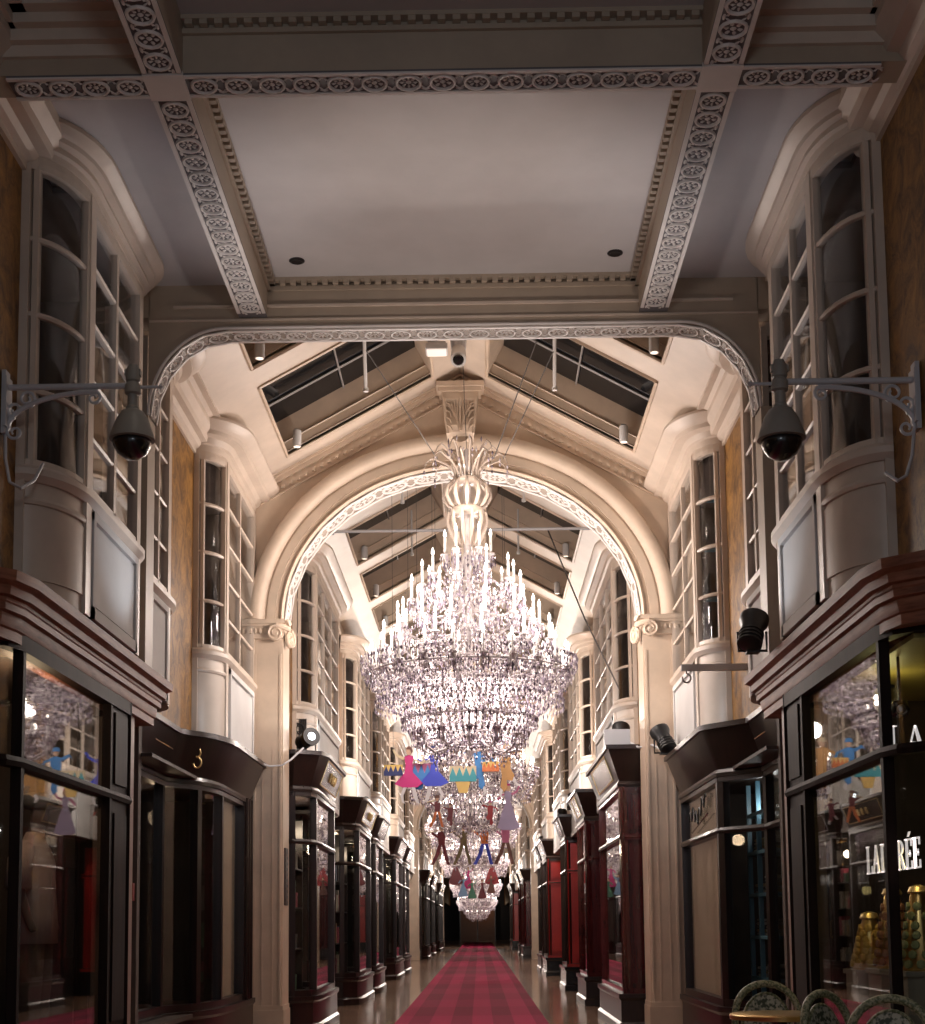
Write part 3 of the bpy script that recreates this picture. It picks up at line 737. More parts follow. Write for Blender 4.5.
        c.build('ionic_capital', CREAM_D, p, 40)
    return A
arch1 = make_arch(YAR, 'great cream arch with keystone and ionic pilasters behind the chandelier')
for dy,l in ((54.0-YAR,'second cream arch seen small beyond the great arch'),(92.-YAR,'third cream arch at the distant end of the arcade')):
    c = copy_tree(arch1, (0,dy,0)); c['label'] = l

# small fittings under the gable of the arch
t = thing('bullet_camera', (0,15.3,7.70), 'white tubular security camera hanging at the ridge above the keystone', 'camera')
m = MB(); m.tube([(0,15.3,7.95),(0,15.3,7.66)], [.10,.085], 12); m.build('mount', IRON, t)
m = MB(); m.tube([(0,15.32,7.68),(0,15.20,7.55),(0,15.06,7.44)], [.075,.085,.085], 14); m.build('housing', WHITE, t, 40)
m = MB(); m.lathe((0,15.055,7.436), [(.0,.022),(.05,.018),(.062,0)], 14, (0,-.8,-.62)); m.build('lens', BLACK, t)
t = thing('ridge_floodlight', (-.24,15.3,7.70), 'small white box floodlight beside the ridge camera', 'light')
m = MB(); m.box(-.36,-.12,15.12,15.34,7.60,7.66); m.box(-.34,-.14,15.16,15.32,7.66,7.70); m.tube([(-.24,15.25,7.66),(-.24,15.25,7.84)], .02, 6); m.build('housing', IRON, t)
m = MB(); m.box(-.345,-.135,15.13,15.33,7.592,7.60); m.build('lens', emit('floodlight_lens',(1,.95,.9),.15,False), t)
# ------------------------------------------------------------------ lettering
def quad(mb, M, p, h=.008):
    n = len(p); mb.add([M(u,v,0) for u,v in p]+[M(u,v,h) for u,v in p],[tuple(range(n))[::-1],tuple(range(n,2*n))]+[(i,(i+1)%n,n+(i+1)%n,n+i) for i in range(n)])
def glyph(mb, ch, M):
    R = lambda u0,u1,v0,v1: quad(mb, M, [(u0,v0),(u1,v0),(u1,v1),(u0,v1)])
    def bowl(cu,cv,ru,rv,t,a0,a1,n=10):
        for i in range(n):
            a,b = a0+(a1-a0)*i/n, a0+(a1-a0)*(i+1)/n
            f = lambda x: t*(.35+.65*abs(math.cos(x)))
            quad(mb, M, [(cu+ru*math.cos(a),cv+rv*math.sin(a)),(cu+ru*math.cos(b),cv+rv*math.sin(b)),(cu+(ru-f(b))*math.cos(b),cv+(rv-.055)*math.sin(b)),(cu+(ru-f(a))*math.cos(a),cv+(rv-.055)*math.sin(a))])
    if ch in 'LDRE': R(.12,.27,0,1); R(.03,.36,.95,1); 
    if ch == 'L': R(.03,.64,0,.055); R(.585,.64,.05,.28); return .68
    if ch == 'A':
        quad(mb,M,[(.06,0),(.13,0),(.40,1),(.34,1)]); quad(mb,M,[(.52,0),(.70,0),(.42,1),(.33,1)]); R(.19,.56,.32,.38); R(0,.22,0,.05); R(.44,.78,0,.05); return .80
    if ch == 'D': R(.03,.36,0,.05); bowl(.27,.5,.47,.5,.16,-PI/2,PI/2); return .80
    if ch == 'U': R(.10,.25,.28,1); R(.02,.34,.95,1); R(.58,.64,.28,1); R(.49,.73,.95,1); bowl(.37,.30,.27,.30,.11,PI,2*PI); return .78
    if ch == 'R': R(.03,.36,0,.05); bowl(.27,.74,.36,.26,.14,-PI/2,PI/2); quad(mb,M,[(.56,0),(.76,0),(.48,.50),(.32,.50)]); return .76
    if ch in 'EÉ':
        R(.12,.27,0,1); R(.03,.62,.945,1); R(.03,.64,0,.055); R(.27,.48,.48,.535); R(.585,.64,.05,.27); R(.565,.62,.75,.95); R(.44,.48,.40,.62)
        if ch == 'É': quad(mb,M,[(.30,1.06),(.38,1.06),(.54,1.22),(.42,1.22)])
        return .70
    return .4
def lettering(text, origin, du, dv, h, name, mater, parent=None, out=(0,0,0)):
    mb = MB(); u = 0; o = Vector(origin); du = Vector(du); dv = Vector(dv); nn = Vector(out)
    for ch in text:
        M = lambda a,b,c,u=u: tuple(o+du*((u+a)*h)+dv*(b*h)+nn*c)
        u += glyph(mb, ch, M)
    return mb.build(name, mater, parent)
# ------------------------------------------------------------------ shopfronts
FAS = [(-.06,3.02),(.02,3.02),(.035,3.05),(.16,3.40),(.19,3.40),(.19,3.45),(-.06,3.45)]
def shift(prof, dz): return [(o,z+dz) for o,z in prof]
def normal_at(path, i):
    a = path[max(i-1,0)]; b = path[min(i+1,len(path)-1)]; d = Vector((b[0]-a[0],b[1]-a[1])).normalized(); return (-d.y,d.x)
def shopfront(side, path, label, wood=DARK, dz=0., transom=2.34, plinth=.46, posts=None, solid_near=None, back=3.4, sign=None, deep=True, inside=INTER, fascia=True, riser=None, lit=None, pw=.075, pd=.06):
    y0, y1 = path[0][1], path[-1][1]; xf = min(p[0] for p in path)
    t = thing('shopfront', (side*xf, (y0+y1)/2, 0), label, 'shopfront')
    top = 3.0+dz
    if fascia:
        m = MB(); m.sweep(path, shift(FAS,dz), side); m.sweep(path, [(-.05,2.95+dz),(.045,2.95+dz),(.05,2.985+dz),(.03,3.02+dz),(-.05,3.02+dz)], side)
        f = m.build('fascia', DARK if wood in (RED,MAROON) else wood, t, 30)
    m = MB(); m.sweep(path, [(-.35,0),(.09,0),(.09,.10),(.06,.13),(.06,plinth-.08),(.085,plinth-.05),(.085,plinth),(-.35,plinth)], side)
    m.build('plinth', BLACK if wood in (RED,) else DARK, t, 30)
    m = MB(); P = posts if posts is not None else range(len(path))
    for i in P:
        w = pw if 0 < i < len(path)-1 else .10
        m.post(path[i], normal_at(path,i), w, -pd, .025, plinth, top, side)
    m.sweep(path, [(-.05,transom-.03),(.03,transom-.03),(.04,transom),(.03,transom+.03),(-.05,transom+.03)], side)
    m.sweep(path, [(-.05,plinth-.01),(.03,plinth-.01),(.03,plinth+.07),(-.05,plinth+.07)], side)
    m.sweep(path, [(-.05,top-.10),(.03,top-.10),(.03,top+.01),(-.05,top+.01)], side)
    m.build('frame', wood if wood is not RED else DARK, t, 30)
    gp = path if solid_near is None else path[1:]
    m = MB(); m.sweep(gp, [(-.02,plinth+.02),(-.02,top),(-.028,top),(-.028,plinth+.02)], side); m.build('shop_window_pane', GLASS, t)
    if solid_near is not None:
        m = MB(); x0,x1 = sorted((side*path[1][0],side*path[0][0])); ya = path[0][1]
        m.box(x0,x1,ya-.0,ya+.05,plinth,top)
        for za,zb in ((plinth+.12,transom-.09),(transom+.09,top-.15)):
            m.box(x0+.08,x1-.06,ya-.012,ya,za,zb); m.box(x0+.12,x1-.10,ya-.02,ya,za+.04,zb-.04)
        m.tube([(side*(path[1][0]+.01),ya-.012,plinth),(side*(path[1][0]+.01),ya-.012,top)], .028, 8)
        m.box(x0-.02,x1,ya-.035,ya+.01,transom-.04,transom+.04); m.box(x0-.03,x1,ya-.05,ya+.01,plinth-.02,plinth+.06)
        m.build('corner_pier', solid_near, t, 40)
    if sign:
        # framed sign on the sloping fascia between y a and b
        a,b,kind = sign
        S = lambda yy,q,h: (side*(xf-(.035+.125*q)-.004-h*.9), yy, 3.05+dz+.35*q+.3*h)
        m = MB(); 
        def sl(ya,yb,q0,q1,h): m.add([S(ya,q0,0),S(yb,q0,0),S(yb,q1,0),S(ya,q1,0),S(ya,q0,h),S(yb,q0,h),S(yb,q1,h),S(ya,q1,h)],[(0,3,2,1),(4,5,6,7),(0,1,5,4),(1,2,6,5),(2,3,7,6),(3,0,4,7)])
        sl(a,b,.10,.90,.004); sp_ = m.build('sign_panel', mat('sign_ground',(.02,.012,.010),.25,coat=.5) if kind!='silver' else mat('silvered_sign',(.30,.27,.25),.25,.7), t)
        m = MB(); sl(a,b,.06,.10,.012); sl(a,b,.90,.94,.012); sl(a,a+.02,.06,.94,.012); sl(b-.02,b,.06,.94,.012); m.build('sign_border', GILT if kind!='plain' else IRON, sp_)
        if kind == 'gilt':
            m = MB(); c = (a+b)/2
            def Q(u,v): return S(c-side*0+side*-u if False else c+u*(-side)*-1*side*side, .5+v, .012)
            for j in range(3):
                cc = c+.28*(1-j)
                m.tube([S(cc+.05*math.cos(q*.45)*(1 if j else 1.4), .5+.16*math.sin(q*.9), .012) for q in range(15)], .010, 5)
            m.build('gilt_lettering', GILT, sp_)
    if deep:
        m = MB()
        def bx(x0,x1,ya,yb,za,zb): m.box(min(side*x0,side*x1),max(side*x0,side*x1),ya,yb,za,zb)
        bx(back,back+.05,y0,y1,0,top+.05); bx(path[0][0]+.06,back,y0+.02,y0+.06,0,top)
        bx(path[-1][0]+.06,back,y1-.06,y1-.02,0,top); bx(xf+.10,back,y0+.05,y1-.05,plinth-.06,plinth-.02); bx(xf+.10,back,y0+.05,y1-.05,top+.0,top+.03)
        m.build('interior', inside, t)
    if lit: light('shop_lamp', 'POINT', (side*(xf+.55),(y0+y1)/2,top-.35), lit[0], lit[1], .08)
    return t
ORD10 = ['first','second','third','fourth','fifth','sixth','seventh','eighth','ninth','tenth','eleventh','twelfth','last but one','last','last']
GOODS = [mat('goods_%d'%i, c, .5) for i,c in enumerate([(.30,.05,.09),(.42,.36,.28),(.10,.14,.24),(.30,.20,.09),(.07,.055,.05),(.34,.30,.26),(.09,.17,.10),(.42,.10,.14)])]
GN = ['crimson','cream','navy blue','tan','charcoal','pale grey','bottle green','rose pink']
def goods_display(side, x, ya, yb, z0, where, seed, levels=(0.,.55,1.1,1.62)):
    rd = random.Random(seed)
    t = thing('display_shelf', (side*x,(ya+yb)/2,z0), 'dark open display shelf inside '+where, 'shelf')
    m = MB()
    for y in (ya,yb): m.box(min(side*(x-.14),side*(x+.14)),max(side*(x-.14),side*(x+.14)),y-.015,y+.015,z0,z0+2.3)
    m.build('upright', DARK, t)
    for L in levels[1:]:
        m = MB(); m.box(min(side*(x-.14),side*(x+.14)),max(side*(x-.14),side*(x+.14)),ya+.015,yb-.015,z0+L-.02,z0+L); m.build('shelf_board', DARK, t)
    for li,L in enumerate(levels):
        y = ya+.12; k = 0
        while y < yb-.2:
            w = min(rd.uniform(.14,.24), yb-.03-y); h = rd.uniform(.14,.40); c = rd.randrange(len(GOODS)); bott = rd.random()<.45
            nm = ('lowest','second','third','top')[li]
            if bott:
                m = MB(); q = (side*x,y+.06,z0+L); m.lathe(q,[(.045,0),(.05,.02),(.05,h*.55),(.02,h*.75),(.018,h),(.024,h+.01)],10)
                o = m.build('bottle', GOODS[c], None, 40); y += .17
                tag(o, '%s bottle, %s along the %s board in %s'%(GN[c],ORD10[k],nm,where), 'bottle', 'bottles in the shop displays')
            else:
                m = MB(); m.box(side*x-.09,side*x+.09,y,y+w,z0+L+.002,z0+L+h); m.box(side*x-.094,side*x+.094,y-.003,y+w+.003,z0+L+h*.8,z0+L+h+.004)
                o = m.build('gift_box', GOODS[c]); y += w+.06
                tag(o, '%s lidded box, %s along the %s board in %s'%(GN[c],ORD10[k],nm,where), 'box', 'boxes in the shop displays')
            k += 1
ORD = ['first','second','third','fourth','fifth','sixth','seventh']
SS = {-1:'three side', 1:'café side'}
# --- beyond the arch
LB = [(17.45,20.3),(23.8,27.0),(27.7,30.4),(34.5,37.9),(38.7,41.6)]
RB = [(17.35,20.3),(23.0,24.8),(28.3,30.0),(36.3,38.6),(39.6,41.8)]
WOODR = [MAROON,MAROON,RED,RED,DARK,DARK,DARK]
far = []
for s,B in ((-1,LB),(1,RB)):
    for i,(a,b) in enumerate(B):
        if s < 0: path = [(2.50,a),(2.12,a),(1.93,a+.14),(1.88,a+.34),(1.88,b-.34),(1.93,b-.14),(2.12,b),(2.50,b)]
        else: path = [(2.50,a),(1.90,a),(1.90,b),(2.50,b)]
        w = DARK if s < 0 else WOODR[i]
        desc = ('dark bow shopfront with sloping sign fascia' if s<0 else {MAROON:'maroon shopfront with glossy corner pier',RED:'shopfront with bright red corner pier',DARK:'dark square shopfront'}[w])
        t = shopfront(s, path, '%s, %s past the big arch, %s'%(desc,ORD[i],SS[s]), wood=w, dz=0., solid_near=(w if s>0 else None),
                      posts=([0,1,3,4,6,7] if s<0 else None), sign=(a+.45,b-.45,('gilt' if s<0 else 'silver') if i<2 else 'plain'),
                      lit=(22. if i<3 else 10.,(1,.76,.55)) if i<5 else None)
        far.append((t,i))
        if i < 3: goods_display(s, 2.42, a+.55, b-.52, .46, '%s %s bay'%(ORD[i],SS[s].split()[0]), 10*i+s)
    # recessed doors between the bays
    ends = [17.12]+[q for ab in B for q in ab]+[54.0]
    for i in range(0,len(ends)-1,2):
        a,b = ends[i],ends[i+1]
        if b-a < .25: continue
        t = thing('shop_door', (s*2.42,(a+b)/2,0), 'recessed dark doorway %s, %s'%('before the first bay' if i==0 else 'after the %s bay past the arch'%ORD[i//2-1],SS[s]), 'doorway')
        m = MB(); b-a > .55 and m.sweep([(2.40,a+.20),(2.40,b-.20)], FAS, s); b-a > .55 and m.build('fascia', DARK, t)
        m = MB(); x0,x1 = sorted((s*2.585,s*2.645)); m.box(x0,x1,a+.02,b-.02,0,.75); m.box(x0,x1,a+.02,b-.02,2.5,3.05)
        n = max(1,int((b-a)/.8))
        for j in range(n+1):
            y = a+.08+(b-a-.16)*j/n; m.box(x0-.02,x1+.02,y-.05,y+.05,0,3.0)
        m.build('door_frame', DARK, t)
        m = MB(); m.box(s*2.615-.004,s*2.615+.004,a+.05,b-.05,.75,2.5); m.build('door_pane', GLASS, t)
        if b-a > .7:
            m = MB(); y = a+(b-a)/n*.85; m.tube([(s*2.57,y,.95),(s*2.52,y,.98),(s*2.52,y,1.28),(s*2.57,y,1.31)], .014, 6); m.build('door_handle', BRASS, t)
        m = MB(); m.box(min(s*3.3,s*3.36),max(s*3.3,s*3.36),a+.16,b-.16,0,2.95); m.build('interior', INTER, t)
for t,i in far:
    if i in (0,1,3,4,5,6):
        c = copy_tree(t, (0,38.2,0)); c['label'] = t['label'].replace('past the big arch','past the second arch')
# --- the two shops just before the arch
curve = [(2.86,11.97),(2.86,13.55)]+[(2.86-.36*math.sin(PI/2*i/6)**1.0, 13.75+.95*(1-math.cos(PI/2*i/6))) for i in range(1,7)]
path3 = curve+[(2.50,16.45),(2.7,16.5)]
s3 = shopfront(-1, path3, 'dark bow shopfront with gilt number 3 on its curved fascia', dz=-.25, transom=2.9, plinth=.5, posts=[0,1,4,7,8,9], back=3.9, lit=(4,(1,.7,.45)))
m = MB(); N3 = []
for i in range(12): a = PI*.85-1.45*PI*i/11; N3.append((.036*math.cos(a), .045+.036*math.sin(a)))
for i in range(14): a = PI*.55-1.5*PI*i/13; N3.append((.042*math.cos(a), -.040+.046*math.sin(a)))
pc = Vector((-2.63,13.93,2.985)); tv = Vector((.86,.51,0)).normalized()
outw = Vector((.51,-.86,-.35)).normalized()
m.tube([tuple(pc+outw*.10+tv*u+Vector((0,0,1))*v*1.15) for u,v in N3], .009, 6)
m.build('gilt_number', GILT, s3, label='gilt number 3')
m = MB(); m.sweep([(2.56,15.0),(2.56,15.9)], [(0,.55),(0,2.72),(-.006,2.72),(-.006,.55)], -1)
m.build('beige_blind', BEIGE, s3, label='beige blind behind the pane')
m = MB(); m.box(-2.56,-2.46,15.95,16.44,.5,2.75)
for y in (16.05,16.2,16.35): m.tube([(-2.455,y,.5),(-2.455,y,2.75)], .03, 8)
m.build('reeded_pier', DARK, s3, 40)
pathB = [(2.86,11.97),(2.86,13.35),(2.52,13.80),(2.50,13.86),(2.50,16.30),(2.7,16.35)]
sB = shopfront(1, pathB, 'dark angular shopfront with blind and looping script beside the café tables', dz=-.25, transom=2.18, plinth=.5, posts=[0,1,2,3,4,5], back=3.9, lit=(14,(.9,.88,.85)))
m = MB(); m.sweep([(2.56,14.35),(2.56,16.1)], [(0,.55),(0,2.72),(-.006,2.72),(-.006,.55)], 1)
m.build('beige_blind', BEIGE, sB, label='beige blind behind the pane')
m = MB(); pts = []
for i in range(50):
    q = i/49; pts.append((2.488, 15.75-1.15*q, 2.40+.12*q+.07*math.sin(q*34)+.05*math.sin(q*9)))
m.tube(pts, .010, 5); m.tube([(2.488,15.6,2.27),(2.488,14.5,2.40)], .008, 5)
m.build('script_lettering', BLACK, sB, label='looping black script across the upper pane')
t = thing('shelf_unit', (3.1,14.2,.5), 'blue painted shelf unit standing inside the angular shop window', 'shelf')
m = MB()
for y in (13.75,14.25,14.75):
    for x in (2.95,3.29): m.box(x-.022,x+.022,y-.022,y+.022,.512,2.70)
m.build('upright', TEAL, t)
for z in (.72,1.13,1.55,1.97,2.36): 
    m = MB(); m.box(2.93,3.31,13.73,14.77,z,z+.035); m.build('shelf_board', TEAL, t)
rd = random.Random(4)
for li,z in enumerate((.755,1.165,1.585,2.005)):
    for j in range(2):
        y = 13.82+.5*j; hh = rd.randint(3,6)
        for q in range(hh):
            m = MB(); w = .17+rd.uniform(-.01,.01); zz = z+.035*q
            m.box(2.99,3.25,y,y+2*w,zz,zz+.026); m.tube([(2.988,y+.01,zz+.014),(2.988,y+2*w-.01,zz+.014)], .014, 6)
            o = m.build('folded_garment', GOODS[rd.choice([1,3,5,4])]); tag(o, 'folded garment, %s up the %s pile on the %s blue shelf'%(ORD[q],('first','second')[j],('lowest','second','third','upper')[li]), 'garment', 'folded garments on the blue shelves')
# --- the two big shops at the near end with the stepped wood cornice
def near_shop(s, label, inside):
    path = [(3.7,8.05),(2.95,8.09),(2.74,8.15),(2.62,8.27),(2.58,8.45),(2.58,10.50),(2.58,11.06),(2.9,11.08)]
    t = shopfront(s, path, label, dz=.06, transom=2.29, plinth=.5, posts=[1,4,5,6,7], back=4.7, fascia=False, inside=inside, wood=DULL, pw=.05, pd=.04)
    m = MB(); cp = [(3.7,7.88),(2.95,7.92),(2.73,7.98),(2.60,8.10),(2.56,8.30),(2.56,11.88),(2.95,11.9)]
    m.sweep(cp, [(-.2,2.99),(.0,2.99),(.0,3.05),(.012,3.06),(.022,3.10),(.022,3.135),(.05,3.145),(.05,3.185),(.056,3.195),(.056,3.215),(.085,3.225),(.09,3.275),(.10,3.285),(.13,3.30),(.135,3.36),(-.2,3.36)], s)
    m.box(min(s*2.60,s*2.95),max(s*2.60,s*2.95),9.9,11.8,3.36,3.43)
    m.build('wood_cornice', WOODC, t, 30, 'stepped reddish brown wood cornice')
    m = MB(); m.box(min(s*2.57,s*2.63),max(s*2.57,s*2.63),10.52,11.06,.5,2.99)
    for a,b in ((.62,2.16),(2.38,2.92)):
        m.box(min(s*2.555,s*2.57),max(s*2.555,s*2.57),10.62,10.98,a,b)
    m.build('wood_panel', DULL, t, 30)
    return t
nl = near_shop(-1, 'large dark shopfront with a capped mannequin behind glass under reddish wood cornice', INTER)
nr = near_shop(1, 'large dark café shopfront with lit white lettering and a wood cornice', INTER)
m = MB(); m.box(2.70,4.7,8.2,10.6,2.93,2.96); m.build('lit_ceiling', OLIVE, nr, label='olive yellow shop ceiling')
lettering('LADURÉE', (2.70,9.40,1.60), (0,-1.24,0), (0,0,1), .18, 'window_lettering', LETTER, nr, (-1,0,0))['label'] = 'white serif lettering across the window'
lettering('LADURÉE', (2.655,8.66,2.32), (1,0,0), (0,0,1), .16, 'window_lettering', LETTER, nr, (0,-1,0))['label'] = 'white serif lettering on the upper side pane'
for i,(x,y) in enumerate(((2.98,8.6),(3.0,9.9))):
    t = thing('shop_downlight', (x,y,2.93), 'round downlight in the olive café ceiling, '+('close to the corner pane','further inside')[i], 'light')
    m = MB(); m.lathe((x,y,2.93),[(.05,0),(.075,0),(.075,-.012),(.05,-.016)],16); m.build('bezel', BLACKM, t, 40)
    m = MB(); m.lathe((x,y,2.93),[(.05,-.002),(.0,-.006)],14); m.build('lamp', emit('shop_downlight_lens',(1,.8,.4),3.5,False), t)
t = thing('dome_camera', (2.78,8.8,2.60), 'small black round camera hanging inside the café window', 'camera')
m = MB(); m.lathe((2.78,8.8,2.60),[(.0,-.06),(.045,-.045),(.06,0),(.045,.05),(.0,.06)],14); m.build('housing', BLACK, t, True)
m = MB(); m.tube([(2.78,8.8,2.65),(2.78,8.8,2.93)],.01,6); m.build('stem', BLACKM, t)
m = MB(); m.lathe((2.775,8.75,2.595),[(.0,.02),(.022,.016),(.03,.0)],12,(0,-1,0)); m.build('lens', STEEL, t)
# macaroon towers on pale plinths
PALE = painted('pale_plinth', (.30,.26,.19), .6)
MAC = [mat('macaroon_%d'%i,c,.6) for i,c in enumerate([(.60,.40,.10),(.36,.16,.08),(.42,.34,.14),(.25,.28,.12)])]
LBL = ['shortest golden confectionery tower, with a lit tip, in the café window','tallest golden confectionery tower in the middle of the café window','dark studded confectionery tower beside the corner post of the café window']
for i,(x,y,zb,h) in enumerate(((2.76,9.62,.98,.32),(2.78,9.14,1.0,.45),(2.80,8.66,1.0,.45))):
    p = thing('pedestal', (x,y,.56), 'pale box plinth under the '+LBL[i].split(',')[0].replace(' in the middle of the café window','').replace(' beside the corner post of the café window',''), 'plinth')
    m = MB(); m.box(x-.13,x+.13,y-.15,y+.15,.505,zb-.03); m.build('body', PALE, p)
    m = MB(); m.box(x-.145,x+.145,y-.17,y+.17,zb-.03,zb); m.build('top_slab', PALE, p)
    t = thing('macaroon_tower', (x,y,zb), LBL[i], 'confectionery')
    m = MB(); m.lathe((x,y,zb),[(.115,0),(.12,.01),(.05,h),(.045,h+.01)],18); m.build('cone', BRASS, t, 40)
    m = MB(); m.lathe((x,y,zb+h),[(.06,.01),(.065,.02),(.05,.05),(.02,.06),(.0,.062)],14); m.build('tip', GILT, t, 40)
    m = MB()
    for r in range(7):
        rr = .125-.07*(r+.4)/7; n = max(5,int(2*PI*rr/.075))
        for k in range(n):
            a = 2*PI*k/n+r*.5; cx,cy,cz = x+rr*math.cos(a), y+rr*math.sin(a), zb+.04+(h-.05)*r/7
            m.lathe((cx,cy,cz),[(.0,-.016),(.024,-.012),(.028,.0),(.024,.012),(.0,.016)],8,(math.cos(a),math.sin(a),.1))
    o = m.build('macaroons', MAC[i+ (1 if i==2 else 0)], t, 40); o['kind'] = 'stuff'
    light('tower_lamp', 'POINT', (x-.06,y-.12,zb+h+.20), .7, (1,.75,.3), .03)
# --- mannequin
t = thing('mannequin', (-3.0,10.15,.5), 'mannequin in flat cap and short-sleeved shirt inside the dark shop window', 'mannequin')
def loft(mb, secs, n=14):
    b = len(mb.v); k = len(secs)
    for cx,cy,cz,rx,ry in secs:
        for i in range(n):
            a = 2*PI*i/n; mb.v.append((cx+rx*math.cos(a), cy+ry*math.sin(a), cz))
    for j in range(k-1):
        for i in range(n): mb.f.append((b+j*n+i,b+j*n+(i+1)%n,b+(j+1)*n+(i+1)%n,b+(j+1)*n+i))
    mb.f.append(tuple(b+i for i in range(n))[::-1]); mb.f.append(tuple(b+(k-1)*n+i for i in range(n)))
me = bpy.data.meshes.new('body'); bo = bpy.data.objects.new('body', me); col.objects.link(bo); bo.parent = t
V = [(0,0,.86,.13,.15),(0,0,1.05,.11,.14),(-.02,0,1.28,.12,.16),(-.01,0,1.42,.06,.07),(.01,0,1.50,.05,.05),(.035,0,1.60,.085,.075),(.03,0,1.70,.08,.07),
     (0,.10,.82,.085,.085),(.02,.11,.46,.055,.055),(0,.11,.08,.04,.04),(.14,.11,.03,.035,.035),(0,-.10,.82,.085,.085),(.02,-.11,.46,.055,.055),(0,-.11,.08,.04,.04),(.14,-.11,.03,.035,.035),
     (-.02,.20,1.36,.055,.055),(-.03,.26,1.10,.042,.042),(.05,.27,.86,.032,.032),(.09,.27,.78,.03,.03),(-.02,-.20,1.36,.055,.055),(-.03,-.26,1.10,.042,.042),(.05,-.27,.86,.032,.032),(.09,-.27,.78,.03,.03)]
me.from_pydata([v[:3] for v in V],[(0,1),(1,2),(2,3),(3,4),(4,5),(5,6),(0,7),(7,8),(8,9),(9,10),(0,11),(11,12),(12,13),(13,14),(2,15),(15,16),(16,17),(17,18),(2,19),(19,20),(20,21),(21,22)],[])
sk = bo.modifiers.new('Skin','SKIN'); bo.modifiers.new('Subsurf','SUBSURF').levels = 2; bo.modifiers['Subsurf'].render_levels = 2
for i,v in enumerate(V): me.skin_vertices[0].data[i].radius = v[3:5]
me.skin_vertices[0].data[0].use_root = True
me.materials.append(MANN)
OX,OY,OZ = -3.0,10.15,.5
m = MB(); loft(m, [(OX,OY,OZ+.70,.165,.225),(OX,OY,OZ+.90,.16,.215),(OX-.01,OY,OZ+1.10,.155,.205),(OX-.02,OY,OZ+1.26,.16,.215),(OX-.02,OY,OZ+1.38,.12,.19),(OX-.01,OY,OZ+1.44,.075,.09),(OX,OY,OZ+1.49,.065,.068)])
for q in (-1,1): m.tube([(OX-.02,OY+q*.17,OZ+1.38),(OX-.03,OY+q*.235,OZ+1.28),(OX-.03,OY+q*.27,OZ+1.08)], [.075,.085,.095], 12)
m.build('shirt', SHIRT, t, True)
m = MB(); loft(m, [(OX,OY,OZ+.70,.15,.20),(OX,OY,OZ+.86,.155,.205),(OX,OY,OZ+.98,.14,.18)])
for q in (-1,1): m.tube([(OX,OY+q*.095,OZ+.84),(OX+.02,OY+q*.11,OZ+.46),(OX,OY+q*.11,OZ+.06)], [.115,.085,.075], 12)
m.build('trousers', TROUS, t, True)
m = MB(); loft(m, [(OX+.03,OY,OZ+1.655,.112,.098),(OX+.03,OY,OZ+1.69,.13,.115),(OX+.02,OY,OZ+1.735,.125,.11),(OX+.0,OY,OZ+1.765,.08,.075),(OX,OY,OZ+1.775,.02,.02)])
m.add([(OX+.10,OY-.08,OZ+1.665),(OX+.24,OY-.06,OZ+1.635),(OX+.24,OY+.06,OZ+1.635),(OX+.10,OY+.08,OZ+1.665),(OX+.10,OY-.08,OZ+1.685),(OX+.24,OY-.06,OZ+1.65),(OX+.24,OY+.06,OZ+1.65),(OX+.10,OY+.08,OZ+1.685)],[(0,3,2,1),(4,5,6,7),(0,1,5,4),(1,2,6,5),(2,3,7,6),(3,0,4,7)])
m.build('flat_cap', CAPM, t, True)
goods_display(-1, 3.9, 8.9, 10.6, .5, 'mannequin shop', 77)
goods_display(1, 4.1, 8.6, 10.6, .5, 'café window', 78)
